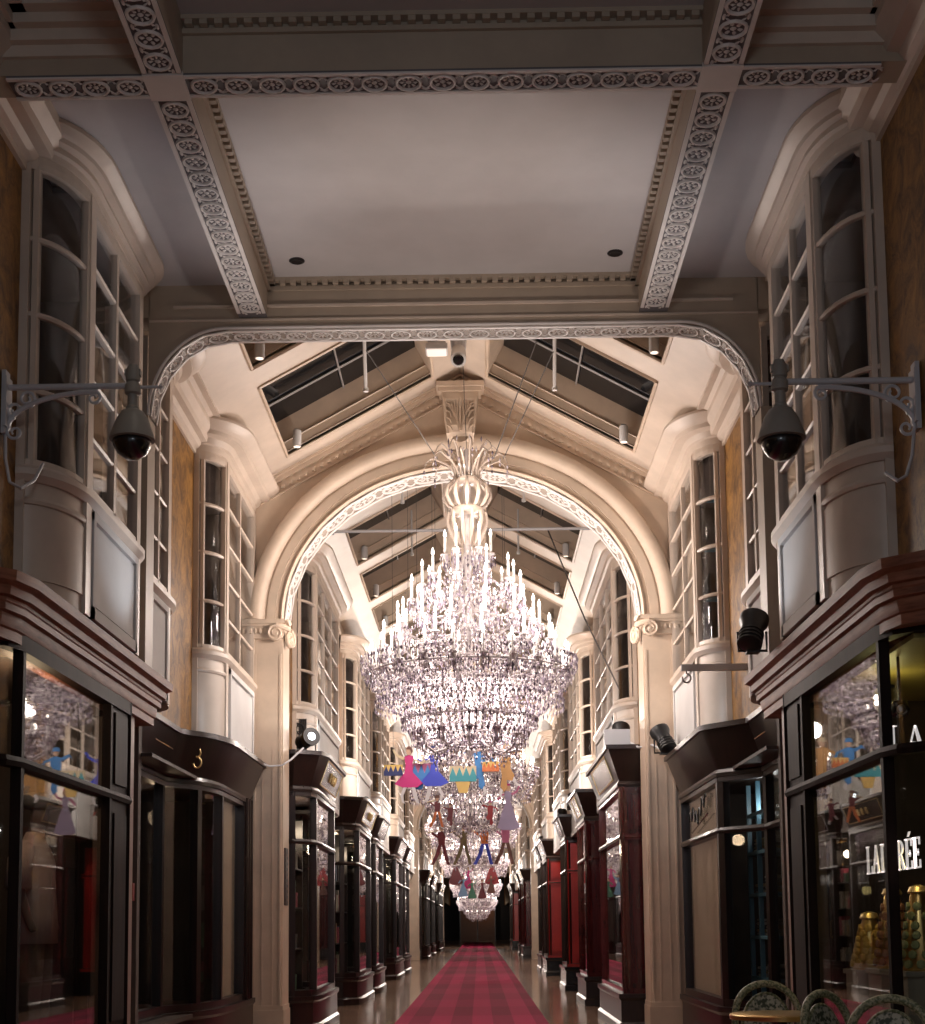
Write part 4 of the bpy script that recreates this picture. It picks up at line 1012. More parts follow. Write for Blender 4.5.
# ------------------------------------------------------------------ chandeliers
def chandelier_parts(root, full, cx, cy, z0, rnd):
    R = random.Random(rnd)
    P = lambda r,a,z: (cx+r*math.cos(a), cy+r*math.sin(a), z0+z)
    crys = MB(); stemm = MB()
    stemm.lathe((cx,cy,z0), [(.02,.02),(.05,.05),(.09,.12),(.05,.2),(.04,.6),(.10,.72),(.05,.84),(.045,1.3),(.09,1.38),(.045,1.46),(.04,2.0),(.08,2.1),(.045,2.2),(.04,2.62),(.09,2.70),(.05,2.78),(.04,3.1),(.06,3.2),(.02,3.42)], 12)
    stemm.build('stem', GLASSARM, root, 40)
    # crown of curling leaves, cup, flare
    m = MB()
    for k in range(18):
        a = 2*PI*k/18; ro = .46 if k%2 else .35; zt = 3.30 if k%2 else 3.44
        m.tube([P(.13,a,3.02),P(.14,a,3.15),P(.22,a,zt-.06),P(ro*.85,a,zt+.02),P(ro,a,zt-.03),P(ro+.03,a,zt-.11)], [.010,.014,.015,.011,.008,.005], 5)
        for j in range(2): crys.octa(P(ro+.03,a,zt-.15-.06*j), .013, .03)
        crys.octa(P(.22,a,zt+.05), .012, .04)
    m.build('crown', AMBER, root, 60)
    m = MB()
    for k in range(12):
        a = 2*PI*k/12
        m.tube([P(.17,a,3.04),P(.255,a,2.95),P(.265,a,2.84),P(.21,a,2.75),P(.13,a,2.71)], [.014,.022,.026,.022,.016], 6)
    m.lathe((cx,cy,z0), [(.17,2.64),(.20,2.66),(.20,2.70),(.17,2.73)], 24)
    m.lathe((cx,cy,z0), [(.14,3.02),(.165,3.03),(.165,3.06),(.14,3.07)], 24)
    for k in range(12):
        a = 2*PI*(k+.5)/12
        m.tube([P(.215,a,2.66),P(.225,a,2.55),P(.17,a,2.40),P(.11,a,2.28)], [.018,.026,.024,.016], 6)
    m.build('glass_cup', AMBER, root, 60)
    # tiers of candle arms
    tiers = [(.26,2.20,6,.0),(.52,1.86,10,.1),(.66,1.62,8,.3),(.80,1.36,14,.0),(.96,1.10,12,.15),(1.12,.86,22,.0),(.90,.80,10,.2),(.60,.12,12,.0)]
    AM = MB(); CM = MB(); FM = MB()
    tip = []
    for ti,(r,zc,n,ph) in enumerate(tiers):
        ring = []
        for k in range(n):
            a = 2*PI*k/n+ph; ri = .08 if ti<7 else .2
            dz = R.uniform(-.03,.03); z = zc+dz
            pts = [P(ri,a,z-.02),P(ri+(r-ri)*.30,a,z-.16),P(ri+(r-ri)*.62,a,z-.20),P(ri+(r-ri)*.88,a,z-.14),P(r,a,z)]
            if full:
                A_ = MB(); A_.tube(pts, [.016,.015,.014,.014,.016], 6); A_.lathe(P(r,a,z), [(.012,-.05),(.022,-.03),(.055,.0),(.05,.012),(.018,.012),(.02,.03)], 10)
                arm = A_.build('candle_arm', GLASSARM, root, 50)
                C_ = MB(); C_.lathe(P(r,a,z+.03), [(.017,0),(.017,.17),(.011,.18)], 8); c = C_.build('candle', CANDLE, arm, 50)
                F_ = MB(); F_.lathe(P(r,a,z+.21), [(.007,0),(.017,.02),(.015,.045),(.006,.075),(.0,.09)], 8); F_.build('bulb', FLAME, c, True)
            else:
                AM.tube(pts, .014, 4); AM.lathe(P(r,a,z), [(.012,-.05),(.055,.0),(.018,.012),(.018,.03)], 7)
                CM.lathe(P(r,a,z+.03), [(.017,0),(.017,.17)], 5); FM.octa(P(r,a,z+.25), .018, .05)
            ring.append((a,r,z))
            # drops under each cup
            for j in range(6):
                b = 2*PI*j/6; 
                for q in range(2): crys.octa((P(r,a,z)[0]+.05*math.cos(b), P(r,a,z)[1]+.05*math.sin(b), z0+z-.045-.07*q), .012, .034, .04, R.random())
            crys.octa(P(r,a,z-.12), .024, .05, .08, R.random())
            # bead string on the arm
            for j in range(7):
                q = j/6; w = Vector(pts[1]).lerp(Vector(pts[3]), q); crys.octa((w.x,w.y,w.z-.03-.05*math.sin(q*PI)), .013, .02, .02, R.random())
            # strings and drops hanging in the space between cups
            for j in range(5):
                rr = r*R.uniform(.35,1.0); aa = a+R.uniform(-.5,.5)*2*PI/n; zz = z-R.uniform(.0,.22)
                for q in range(4): crys.octa(P(rr,aa,zz-.05*q), .012+.005*(q==3), .022, .03, R.random())
        for k in range(n):      # swags between neighbours
            a0,r0,z0_ = ring[k]; a1,r1,z1_ = ring[(k+1)%n]; a1 += 2*PI if k == n-1 else 0
            nb = max(5,int(abs(a1-a0)*r0/.05))
            for j in range(1,nb):
                q = j/nb; crys.octa(P(r0,a0+(a1-a0)*q,z0_+(z1_-z0_)*q-.02-.10*math.sin(q*PI)), .012, .018, .018, R.random())
        tip.append(ring)
    # strings from each tier down to the wider one below
    for (ra,za,n) in ((.26,2.15,12),(.52,1.80,16),(.80,1.32,22)):
        rb, zb = {.26:(.55,1.80),.52:(.85,1.30),.80:(1.12,.84)}[ra]
        for k in range(n):
            a = 2*PI*k/n
            for j in range(10):
                q = j/9; crys.octa(P(ra*.7+(rb*.8-ra*.7)*q,a,za+(zb-za)*q-.12*math.sin(q*PI)), .012, .022, .022, R.random())
    # the deep beaded basket
    for k in range(96):
        a = 2*PI*k/96
        n = 15
        for j in range(n):
            q = j/(n-1); r = 1.20-.06*q-.46*q**2.2+R.uniform(-.03,.03); z = .96-.68*q+R.uniform(-.012,.012)
            crys.octa(P(r,a+R.uniform(-.02,.02),z), .0145, .023, .026, R.random())
        for j in range(7):
            q = j/6; crys.octa(P(.98-.30*q,a+.03,.80-.48*q), .015, .024, .026, R.random())
    for rr,zz in ((1.215,.94),(1.06,.48),(.76,.28)):
        N_ = int(rr*85)
        for k in range(N_): 
            a = 2*PI*k/N_; crys.octa(P(rr,a,zz), .018, .03, .04, a)
            crys.octa(P(rr,a,zz-.075), .012, .03, .04, a)
    # lower basket
    for k in range(60):
        a = 2*PI*k/60
        for j in range(10):
            q = j/9; crys.octa(P(.74*math.cos(q*1.35)+.02,a,.30-.30*math.sin(q*1.45)), .015, .024, .026, R.random())
        crys.octa(P(.66,a,.13), .02, .04, .06, a)
    crys.octa(P(0,0,-.06), .06, .07, .1)
    o = crys.build('crystal_drops', CRYS, root); o['kind'] = 'stuff'
    m = MB()
    for r,z in ((1.12,.80),(.70,.29),(.12,1.34),(.12,1.86)):
        m.tube([P(r,2*PI*k/48,z) for k in range(49)], .012, 5)
    for k in range(8):
        a = 2*PI*k/8; m.tube([P(.06,a,.72),P(.6,a,.80),P(1.12,a,.80)], .010, 5); m.tube([P(.05,a,.15),P(.76,a,.29)], .010, 5)
    m.build('hoop_frame', GLASSARM, root, 50)
    if not full:
        AM.build('candle_arms', GLASSARM, root)['kind'] = 'stuff'; CM.build('candles', CANDLE, root)['kind'] = 'stuff'; FM.build('bulbs', FLAME, root)['kind'] = 'stuff'
CX, CY, CZ = .075, 15.9, 3.30
ch = thing('chandelier', (CX,CY,CZ), 'huge many-tiered crystal chandelier with candle bulbs hanging before the great arch', 'chandelier', 'crystal chandeliers along the arcade')
chandelier_parts(ch, True, CX, CY, CZ, 3)
c2 = thing('chandelier', (.02,25.,3.05), 'crystal chandelier hanging behind the huge one, showing under it', 'chandelier', 'crystal chandeliers along the arcade')
chandelier_parts(c2, False, .02, 25., 3.05, 5)
for i,(y,z,l) in enumerate(((36.,2.85,'third crystal chandelier down the arcade, behind the hanging pipers'),(49.,2.55,'fourth crystal chandelier down the arcade, behind the small hanging ladies'),(66.,2.2,'fifth crystal chandelier, low over the far carpet'),(84.,1.75,'last small crystal chandelier before the dark end wall'))):
    c = copy_tree(c2, (0,y-25.,z-3.05)); c['label'] = l
m = MB()
m.tube([(CX,CY,CZ+3.40),(.04,15.92,7.85)], .004, 4); tag(m.build('suspension_chain', ROPE), 'thin grey wire holding the huge chandelier under the ridge', 'wire')
for x0,x1,y1,l in ((-.30,-.98,14.7,'single thin guy wire slanting up from the crystal crown, three side'),(.38,1.02,14.75,'thin guy wire slanting up from the crystal crown to the café side rod'),(.28,.84,14.7,'inner thin guy wire on the café side of the crystal crown')):
    m = MB(); m.tube([(CX+x0*1.1,CY-.1,CZ+3.27),(x1,y1,roofz(abs(x1))+.05)], .007, 4); tag(m.build('guy_wire', ROPE), l, 'wire')
for i,(y,z) in enumerate(((25.,3.05),(36.,2.85),(49.,2.55),(66.,2.2),(84.,1.75))):
    m = MB(); m.tube([(.02,y,z+3.4),(.02,y,7.85)], .010, 4); tag(m.build('suspension_chain', ROPE), 'thin wire holding the %s chandelier down the arcade'%ORD[i+1], 'wire')

# ------------------------------------------------------------------ flat painted figures hung across the arcade
FIGM = {}
def fm(name, c):
    if name not in FIGM: FIGM[name] = mat('painted_'+name, c, .45)
    return FIGM[name]
COLS = dict(magenta=(.60,.03,.22), blue=(.05,.08,.62), azure=(.05,.25,.62), gold=(.55,.30,.10), maroon=(.16,.02,.03), olive=(.17,.13,.06), orange=(.65,.18,.05), pink=(.55,.16,.30), lavender=(.42,.36,.55),
            red=(.40,.03,.04), green=(.07,.25,.16), sky=(.22,.40,.65), brown=(.17,.07,.05), cream=(.70,.58,.38), white=(.72,.70,.72), yellow=(.75,.52,.16), teal=(.05,.35,.42), navy=(.03,.04,.16), skin=(.62,.40,.28))
def C_(n): return fm(n, COLS[n])
T_ = .03
def poly_part(root, name, pts, colr, x, y, z, sc, flip=1, dy=0.):
    m = MB(); P = [(flip*u*sc,v*sc) for u,v in pts]
    m.prism(P, lambda u,v,a: (x+u,y+a+dy,z+v), -T_/2, T_/2); return m.build(name, C_(colr), root)
def ell(cu,cv,ru,rv,n=12): return [(cu+ru*math.cos(2*PI*i/n),cv+rv*math.sin(2*PI*i/n)) for i in range(n)]
def figure(kind, x, y, z, h, colrs, label, flip=1, roof_z=None):
    t = thing('hanging_figure', (x,y,z), label, 'ornament', 'flat painted figures hung across the arcade'); S = h; c = colrs
    if kind == 'lady':
        poly_part(t,'dress',[(-.07,.56),(-.05,.70),(-.09,.84),(.0,.88),(.09,.84),(.06,.70),(.08,.56),(.26,.36),(.12,.30),(-.14,.30),(-.24,.37)],c[0],x,y,z,S,flip)
        poly_part(t,'leg',[(-.10,.31),(-.04,.31),(-.07,.14),(-.12,.03),(-.20,.0),(-.17,.03),(-.14,.14)],c[1],x,y,z,S,flip,.004)
        poly_part(t,'leg',[(.04,.31),(.10,.31),(.16,.16),(.13,.04),(.06,.0),(.10,.06),(.11,.15)],c[1],x,y,z,S,flip,.004)
        poly_part(t,'arm',[(.07,.82),(.10,.78),(.24,.86),(.30,.97),(.26,.98),(.21,.89)],c[2],x,y,z,S,flip,-.004)
        poly_part(t,'arm',[(-.07,.82),(-.10,.78),(-.22,.70),(-.30,.76),(-.28,.79),(-.21,.75)],c[2],x,y,z,S,flip,-.004)
        poly_part(t,'head',ell(.0,.935,.055,.065),'skin',x,y,z,S,flip,-.006); poly_part(t,'hair',[(-.065,.93),(-.06,1.0),(.0,1.03),(.06,.99),(.03,.97),(-.02,.97),(-.04,.90)],c[3],x,y,z,S,flip,-.012)
    elif kind == 'gown':
        poly_part(t,'dress',[(-.05,.62),(-.08,.80),(.0,.84),(.08,.80),(.05,.62),(.24,.05),(.10,.0),(-.12,.0),(-.24,.05)],c[0],x,y,z,S,flip)
        poly_part(t,'arm',[(.06,.78),(.09,.74),(.20,.80),(.26,.93),(.22,.94),(.17,.84)],c[2],x,y,z,S,flip,-.004)
        poly_part(t,'arm',[(-.06,.78),(-.09,.74),(-.20,.62),(-.24,.66),(-.14,.78)],c[2],x,y,z,S,flip,-.004)
        poly_part(t,'head',ell(.0,.90,.06,.07),'skin',x,y,z,S,flip,-.006); poly_part(t,'hair',[(-.07,.90),(-.06,.98),(.0,1.0),(.06,.97),(.03,.95),(-.02,.94),(-.05,.86)],c[3],x,y,z,S,flip,-.012)
    elif kind == 'dancer':
        poly_part(t,'jacket',[(-.09,.52),(-.11,.82),(.0,.86),(.12,.82),(.09,.52)],c[0],x,y,z,S,flip)
        poly_part(t,'breeches',[(-.09,.53),(.09,.53),(.07,.38),(.10,.20),(.04,.10),(-.03,.16),(-.02,.32),(-.12,.30),(-.16,.40)],c[1],x,y,z,S,flip,.004)
        poly_part(t,'leg',[(.05,.14),(.10,.16),(.14,.06),(.10,.0),(.05,.0),(.08,.05)],'white',x,y,z,S,flip,.006)
        poly_part(t,'leg',[(-.15,.38),(-.11,.32),(-.20,.20),(-.28,.22),(-.21,.26)],'white',x,y,z,S,flip,.006)
        poly_part(t,'arm',[(.10,.82),(.13,.76),(.22,.72),(.26,.62),(.29,.64),(.25,.76)],c[0],x,y,z,S,flip,-.004)
        poly_part(t,'arm',[(-.10,.82),(-.13,.76),(-.26,.84),(-.32,.80),(-.26,.90)],c[0],x,y,z,S,flip,-.004)
        poly_part(t,'head',ell(.0,.92,.055,.065),'skin',x,y,z,S,flip,-.006); poly_part(t,'hat',[(-.08,.95),(-.05,1.03),(.05,1.03),(.08,.95)],c[2],x,y,z,S,flip,-.012)
    elif kind == 'piper':
        poly_part(t,'jacket',[(-.08,.50),(-.10,.80),(.0,.84),(.10,.80),(.08,.50)],c[0],x,y,z,S,flip)
        poly_part(t,'leg',[(-.08,.51),(.0,.51),(-.06,.26),(-.20,.0),(-.28,.0),(-.15,.28)],c[1],x,y,z,S,flip,.004)
        poly_part(t,'leg',[(.0,.51),(.08,.51),(.14,.26),(.20,.0),(.12,.0),(.06,.26)],c[1],x,y,z,S,flip,.004)
        poly_part(t,'arm',[(.08,.80),(.10,.72),(-.10,.66),(-.26,.78),(-.22,.82),(-.10,.72)],c[0],x,y,z,S,flip,-.004)
        poly_part(t,'head',ell(-.01,.90,.06,.065),'skin',x,y,z,S,flip,-.006); poly_part(t,'hat',[(-.08,.93),(-.06,1.02),(.06,1.03),(.08,.94)],c[2],x,y,z,S,flip,-.012)
        m = MB(); m.tube([(x-flip*.08*S,y-.02,z+.86*S),(x-flip*.34*S,y-.02,z+.80*S)], .012, 5); m.build('pipe', C_('cream'), t)
    elif kind == 'drum':
        poly_part(t,'drum_head',[(-.5,.62),(.5,.62),(.5,1.0),(-.5,1.0)],c[0],x,y,z,S,flip)
        zz = [(-.5,.62)]+[(-.5+i/8,.62 if i%2==0 else .95) for i in range(1,8)]+[(.5,.62),(.5,.42),(-.5,.42)]
        poly_part(t,'zigzag_band',zz,c[1],x,y,z,S,flip,-.006)
        if len(c)>2: poly_part(t,'drum_base',[(-.28,.43),(.28,.43),(.16,.0),(-.16,.0)],c[2],x,y,z,S,flip)
    m = MB(); zt = z+h*(1.0 if kind!='gown' else .98)
    m.tube([(x,y,zt-.02),(x,y,roofz(abs(x))+.0)], .003, 3); m.build('hanging_wire', ROPE, t)
    return t
def px(pxx, pyy, Y):   # point at depth Y seen at a place in the view
    return (.16+(pxx-478)/1430*Y, 1.3+(925-pyy)/1430*Y)
def place(kind, cx, top, bot, Y, cols, label, flip=1):
    x,z0 = px(cx,bot+1,Y); _,z1 = px(cx,top-4,Y)
    figure(kind, x, Y, z0, (z1-z0), cols, label, flip)
place('lady',409,751,803,18.6,('magenta','white','cream','brown'),'hanging lady in a magenta dress holding a yellow drum',-1)
place('drum',393,768,782,18.55,('yellow','navy'),'hanging yellow drum with navy zigzag beside the magenta lady')
place('drum',418,767,788,18.7,('pink','azure','azure'),'hanging pink and blue drum between the two ladies')
place('lady',434,750,802,18.65,('blue','white','blue','navy'),'hanging lady in a bright blue dress')
place('drum',463,770,792,18.6,('cream','teal','yellow'),'hanging cream drum with teal zigzag and yellow base')
place('dancer',480,748,794,18.65,('azure','azure','azure'),'hanging leaping dancer in a blue jacket and hat')
place('drum',491,766,778,18.55,('yellow','orange'),'hanging yellow and orange drum beside the blue dancer')
place('dancer',506,747,797,18.7,('gold','gold','cream'),'hanging dancer in a gold jacket with a pale hat',-1)
place('gown',508,788,830,20.5,('lavender','white','pink','magenta'),'hanging lady in a lavender gown below the gold dancer')
place('piper',437,800,826,21.,('maroon','orange','brown'),'hanging piper with orange legs, above the row of pipers')
place('dancer',450,808,828,21.5,('maroon','maroon','brown'),'small hanging dancer in maroon, beside the orange legged piper')
place('dancer',490,806,828,21.5,('red','red','pink'),'small hanging dancer in red, below the blue dancer')
place('piper',441,829,864,27.,('maroon','maroon','brown'),'hanging piper dressed all in maroon',1)
place('piper',463,829,864,27.,('olive','olive','brown'),'hanging piper dressed in olive brown',1)
place('piper',484,828,864,27.,('orange','blue','azure'),'hanging piper with orange jacket and blue legs',1)
place('piper',505,826,864,27.1,('pink','brown','magenta'),'hanging piper with pink jacket and brown legs',1)
for cx,tp,bt,co,w in ((455,858,884,'maroon','highest maroon'),(491,858,884,'red','highest red'),(467,871,888,'magenta','small magenta'),(462,880,896,'sky','small sky blue'),(471,884,898,'green','small green'),(481,884,898,'maroon','lowest maroon'),(490,880,893,'brown','small brown')):
    place('gown',cx,tp,bt,41.+.16*(cx%7),(co,'white',co,'brown'),'tiny hanging lady in a %s gown far down the arcade'%w.split()[-1] if w.split()[0]=='small' else 'tiny hanging lady in a %s gown, %s of the far group'%(w.split()[1],w.split()[0]))

# ------------------------------------------------------------------ street-lamp style brackets with dome cameras
def bracket(s, y, z, label):
    x0 = s*2.74; L = .80; t = thing('dome_camera', (x0,y,z), label, 'security camera')
    X = lambda d: x0-s*d
    m = MB(); m.box(min(X(0),X(.025)),max(X(0),X(.025)),y-.04,y+.04,z-.30,z+.10); m.box(min(X(.02),X(.035)),max(X(.02),X(.035)),y-.055,y+.055,z-.26,z+.06)
    m.build('wall_plate', IRON, t)
    m = MB(); m.tube([(X(.02),y,z),(X(L),y,z)], .019, 10); m.tube([(X(L-.02),y,z-.01),(X(L+.17),y,z-.01)], .010, 6); m.lathe((X(L+.17),y,z-.01),[(.0,-.02),(.02,0),(.0,.02)],8); m.build('arm', IRON, t, 50)
    m = MB(); pts = []
    for i in range(15):
        a = PI/2*i/14; pts.append((X(.03+.55*(1-math.cos(a))), y, z-.26+.225*math.sin(a)))
    m.tube(pts, .016, 6)
    def curl(cu,cv,R,a0,turn,n=22):
        m.tube([(X(cu+R*(1-.7*i/n)*math.cos(a0+turn*i/n)), y, z+cv+R*(1-.7*i/n)*math.sin(a0+turn*i/n)) for i in range(n+1)], [.011-.004*i/n for i in range(n+1)], 6)
    curl(.56,-.075,.045,PI*.5,-PI*2.4); curl(.145,-.075,.055,-PI*.35,PI*2.6); curl(.075,-.145,.052,-PI*.5,-PI*2.6); curl(.075,-.285,.05,PI*.75,PI*2.5)
    m.build('scroll_brace', IRON, t, 50)
    cxx = X(L)
    m = MB(); m.lathe((cxx,y,z),[(.0,.13),(.03,.13),(.045,.09),(.045,.03),(.035,.02),(.05,.0),(.05,-.05),(.032,-.06),(.032,-.13),(.042,-.14),(.042,-.16),(.03,-.17)],14)
    m.box(cxx-.05,cxx+.05,y-.02,y+.02,z+.06,z+.10); m.build('swivel_mount', CAMG, t, 40)
    m = MB(); m.lathe((cxx,y,z),[(.045,-.155),(.07,-.17),(.10,-.22),(.135,-.32),(.14,-.345),(.12,-.35)],24); m.build('hood', CAMG, t, 40)
    m = MB(); m.lathe((cxx,y,z),[(.12,-.34),(.115,-.385),(.085,-.435),(.04,-.465),(.0,-.47)],20); m.build('dome', BLACK, t, True)
    m = MB(); m.tube([(X(.015),y,z-.28),(X(.02),y,z-.45),(X(.05),y,z-.60),(X(.12),y-.0,z-.64),(X(.17),y+.1,z-.56),(X(.19),y+.2,z-.42)] if s<0 else [(X(.03),y,z-.28),(X(.05),y,z-.45),(X(.09),y,z-.57),(X(.14),y,z-.60),(X(.18),y+.1,z-.52)], .011, 6); m.build('cable', IRON, t, 60)
bracket(-1, 8.5, 4.63, 'dome camera on a scrolled grey bracket, three side')
bracket(1, 8.05, 4.42, 'dome camera on a scrolled grey bracket, café side')

# ------------------------------------------------------------------ flood lamps on the shop roofs and other fittings
def flood(x,y,z,aim,label,lit=False,sc=1.):
    t = thing('flood_lamp', (x,y,z), label, 'lamp'); d = Vector(aim).normalized()
    c = Vector((x,y,z+.17*sc))
    m = MB(); m.lathe(tuple(c),[(.05*sc,-.16*sc),(.085*sc,-.14*sc),(.09*sc,.05*sc),(.115*sc,.10*sc),(.115*sc,.15*sc),(.10*sc,.15*sc)],18,d); 
    for i in range(4): m.lathe(tuple(c-d*(.13-.035*i)*sc),[(.098*sc,-.006),(.098*sc,.006)],18,d)
    m.build('housing', BLACKM, t, 40)
    m = MB(); m.lathe(tuple(c),[(.10*sc,.142*sc),(.05*sc,.15*sc),(.0,.152*sc)],18,d); m.build('lens', emit('flood_lens',(.85,.93,1),6. if lit else .15,False), t)
    m = MB(); m.box(x-.05*sc,x+.05*sc,y-.05*sc,y+.05*sc,z,z+.02); m.tube([(x-.11*sc,y,z+.17*sc),(x-.11*sc,y,z+.02),(x+.11*sc,y,z+.02),(x+.11*sc,y,z+.17*sc)],.012,6); m.build('yoke', BLACKM, t, 50)
flood(2.30,10.95,3.37,(.25,.5,.8),'black flood lamp on the near wood cornice, café side')
flood(2.28,16.15,3.20,(-.3,.5,.8),'black flood lamp on the angular shop roof before the arch, café side')
flood(1.95,17.75,3.46,(.1,.6,.8),'black flood lamp behind a pale junction box, first bay past the arch, café side')
flood(-1.98,17.75,3.46,(.45,-.72,.15),'lit round white flood lamp on the first bay past the arch, three side',True)
flood(-1.98,26.6,3.46,(.4,-.8,.1),'lit round white flood lamp on the second bay past the arch, three side',True,.8)
flood(1.98,27.4,3.46,(.1,.6,.8),'black flood lamp on the second bay past the arch, café side')
flood(1.98,31.2,3.46,(.1,.6,.8),'black flood lamp behind the third bay past the arch, café side')
flood(1.98,41.0,3.46,(.1,.6,.8),'black flood lamp on the fifth bay past the arch, café side')
t = thing('junction_box', (1.86,17.45,3.46), 'pale grey junction box on the first bay past the arch, café side', 'box')
m = MB(); m.box(1.72,2.02,17.38,17.56,3.46,3.66); m.build('body', IRON, t); m = MB(); m.box(1.71,2.03,17.375,17.385,3.455,3.665); m.build('lid', mat('pale_grey',(.5,.52,.56),.4), t)
m = MB(); m.tube([(2.02,17.46,3.52),(2.10,17.1,3.40),(2.2,16.55,3.36),(2.3,16.3,3.26)], .014, 6); tag(m.build('cable', IRON, None, 60), 'pale cable dipping round the arch pilaster, café side', 'cable')
m = MB(); m.tube([(-2.36,16.3,3.18),(-2.26,16.5,3.16),(-2.12,16.52,3.17),(-2.02,16.56,3.24),(-1.98,17.4,3.48)], .012, 6); tag(m.build('cable', IRON, None, 60), 'pale cable dipping round the arch pilaster beside number three', 'cable')
t = thing('hook_bar', (2.74,13.55,3.62), 'grey bar with a hook projecting from the marbled wall, café side', 'bracket')
m = MB(); m.box(2.12,2.76,13.52,13.58,3.70,3.76); m.build('bar', IRON, t)
m = MB(); m.tube([(2.17,13.55,3.70)]+[(2.17+.04*math.sin(a*.5),13.55,3.63+.045*math.cos(a*.5)) for a in range(0,11)], .009, 6); m.build('hook', IRON, t, 60)
t = thing('name_plaque', (-2.06,16.9,1.9), 'narrow dark plaque on the inner face of the arch pilaster beside number three', 'plaque')
m = MB(); m.box(-2.12,-2.10,16.72,16.95,1.55,2.22); m.build('plate', mat('plaque',(.05,.04,.04),.4), t)
m = MB()
for i in range(9): m.box(-2.10,-2.096,16.75,16.92,1.60+.065*i,1.63+.065*i)
m.build('raised_lines', mat('plaque_line',(.14,.11,.09),.4), t)
t = thing('fire_alarm', (-2.72,11.44,1.5), 'small red alarm box with plates on the shaded cream pilaster by the mannequin shop', 'alarm')
m = MB(); m.box(-2.72,-2.60,11.40,11.46,1.52,1.66); m.build('body', RED, t); m = MB(); m.box(-2.68,-2.63,11.39,11.40,1.56,1.62); m.build('face', WHITE, t)
t = thing('notice_frame', (-2.66,11.42,1.95), 'narrow framed notice on the shaded cream pilaster above the red alarm box', 'notice')
m = MB(); m.box(-2.70,-2.62,11.10,11.12,1.78,2.12); m.build('border', DARK, t); m = MB(); m.box(-2.69,-2.63,11.09,11.10,1.80,2.10); m.build('sheet', BEIGE, t)

# ------------------------------------------------------------------ café table and chairs
t = thing('cafe_table', (1.95,8.7,0), 'small round café table with a brass rim before the café window', 'table')
m = MB(); m.lathe((1.95,8.7,0),[(.0,.725),(.28,.725),(.28,.748),(.0,.75)],36); m.build('table_top', mat('dark_marble',(.05,.045,.035),.15,coat=.5), t, 40)
m = MB(); m.lathe((1.95,8.7,0),[(.278,.720),(.292,.722),(.294,.748),(.279,.755)],40); m.build('rim', BRASS, t, 40)
m = MB(); m.lathe((1.95,8.7,0),[(.03,.06),(.05,.1),(.028,.2),(.025,.6),(.05,.70),(.06,.725)],14); m.build('column', BLACKM, t, 50)
for k in range(3):
    a = 2*PI*k/3; m = MB(); m.tube([(1.95+.03*math.cos(a),8.7+.03*math.sin(a),.12),(1.95+.15*math.cos(a),8.7+.15*math.sin(a),.08),(1.95+.27*math.cos(a),8.7+.27*math.sin(a),.015)],[.022,.018,.014],7); m.build('foot', BLACKM, t, 50)
def chair(label):
    t = thing('cafe_chair', (0,0,0), label, 'chair', 'woven café chairs'); W = .215
    m = MB(); m.lathe((0,.0,0),[(.0,.435),(.20,.435),(.215,.445),(.20,.46),(.0,.455)],24); m.build('seat', CANE, t, 40)
    m = MB(); m.lathe((0,0,0),[(.195,.41),(.225,.42),(.228,.45),(.20,.465)],24); m.build('seat_rim', WICK, t, 40)
    # hooped back with woven panel
    hp = []
    for i in range(21):
        a = PI*i/20; hp.append((W*math.cos(a), .19+.05*math.sin(a), .62+.27*math.sin(a)**.75))
    m = MB(); m.tube([(W*.9,.15,.44),(W,.19,.55)]+hp+[(-W,.19,.55),(-W*.9,.15,.44)], .024, 8); m.build('back_hoop', WICK, t, 60)
    m = MB(); P = [(.155*math.cos(PI*i/16), .58+.24*math.sin(PI*i/16)) for i in range(17)]
    m.prism(P, lambda u,v,a: (u,.205+.04*(v-.58)/.24+a,v), -.008, .008); m.build('back_panel', CANE, t)
    hp2 = [(.165*math.cos(PI*i/16), .21+.04*math.sin(PI*i/16), .575+.25*math.sin(PI*i/16)) for i in range(17)]
    m = MB(); m.tube(hp2+[hp2[0]], .013, 6); m.build('inner_hoop', WICK, t, 60)
    for sx,sy in ((-1,-1),(1,-1),(-1,1),(1,1)):
        m = MB(); m.tube([(sx*.165,sy*.15,.43),(sx*.185,sy*.18,.2),(sx*.19,sy*.19,.0)], .016, 7); m.build('leg', WICK, t, 60)
    m = MB(); m.tube([(.18*math.cos(2*PI*i/16),.17*math.sin(2*PI*i/16),.22) for i in range(17)], .009, 5); m.build('stretcher', WICK, t, 60)
    return t
c0 = chair('green and cream woven café chair facing us from behind the round table')
c0.location = (2.06,9.42,0); c0.rotation_euler.z = 0
for x,y,r,l in ((2.26,8.10,.7,'woven café chair turned aside, first one beyond the table toward the corner post'),(2.22,7.45,-.45,'woven café chair with its woven back turned to us, by the café corner post'),):
    c = copy_tree(c0); c.location = (x,y,0); c.rotation_euler.z = r; c['label'] = l

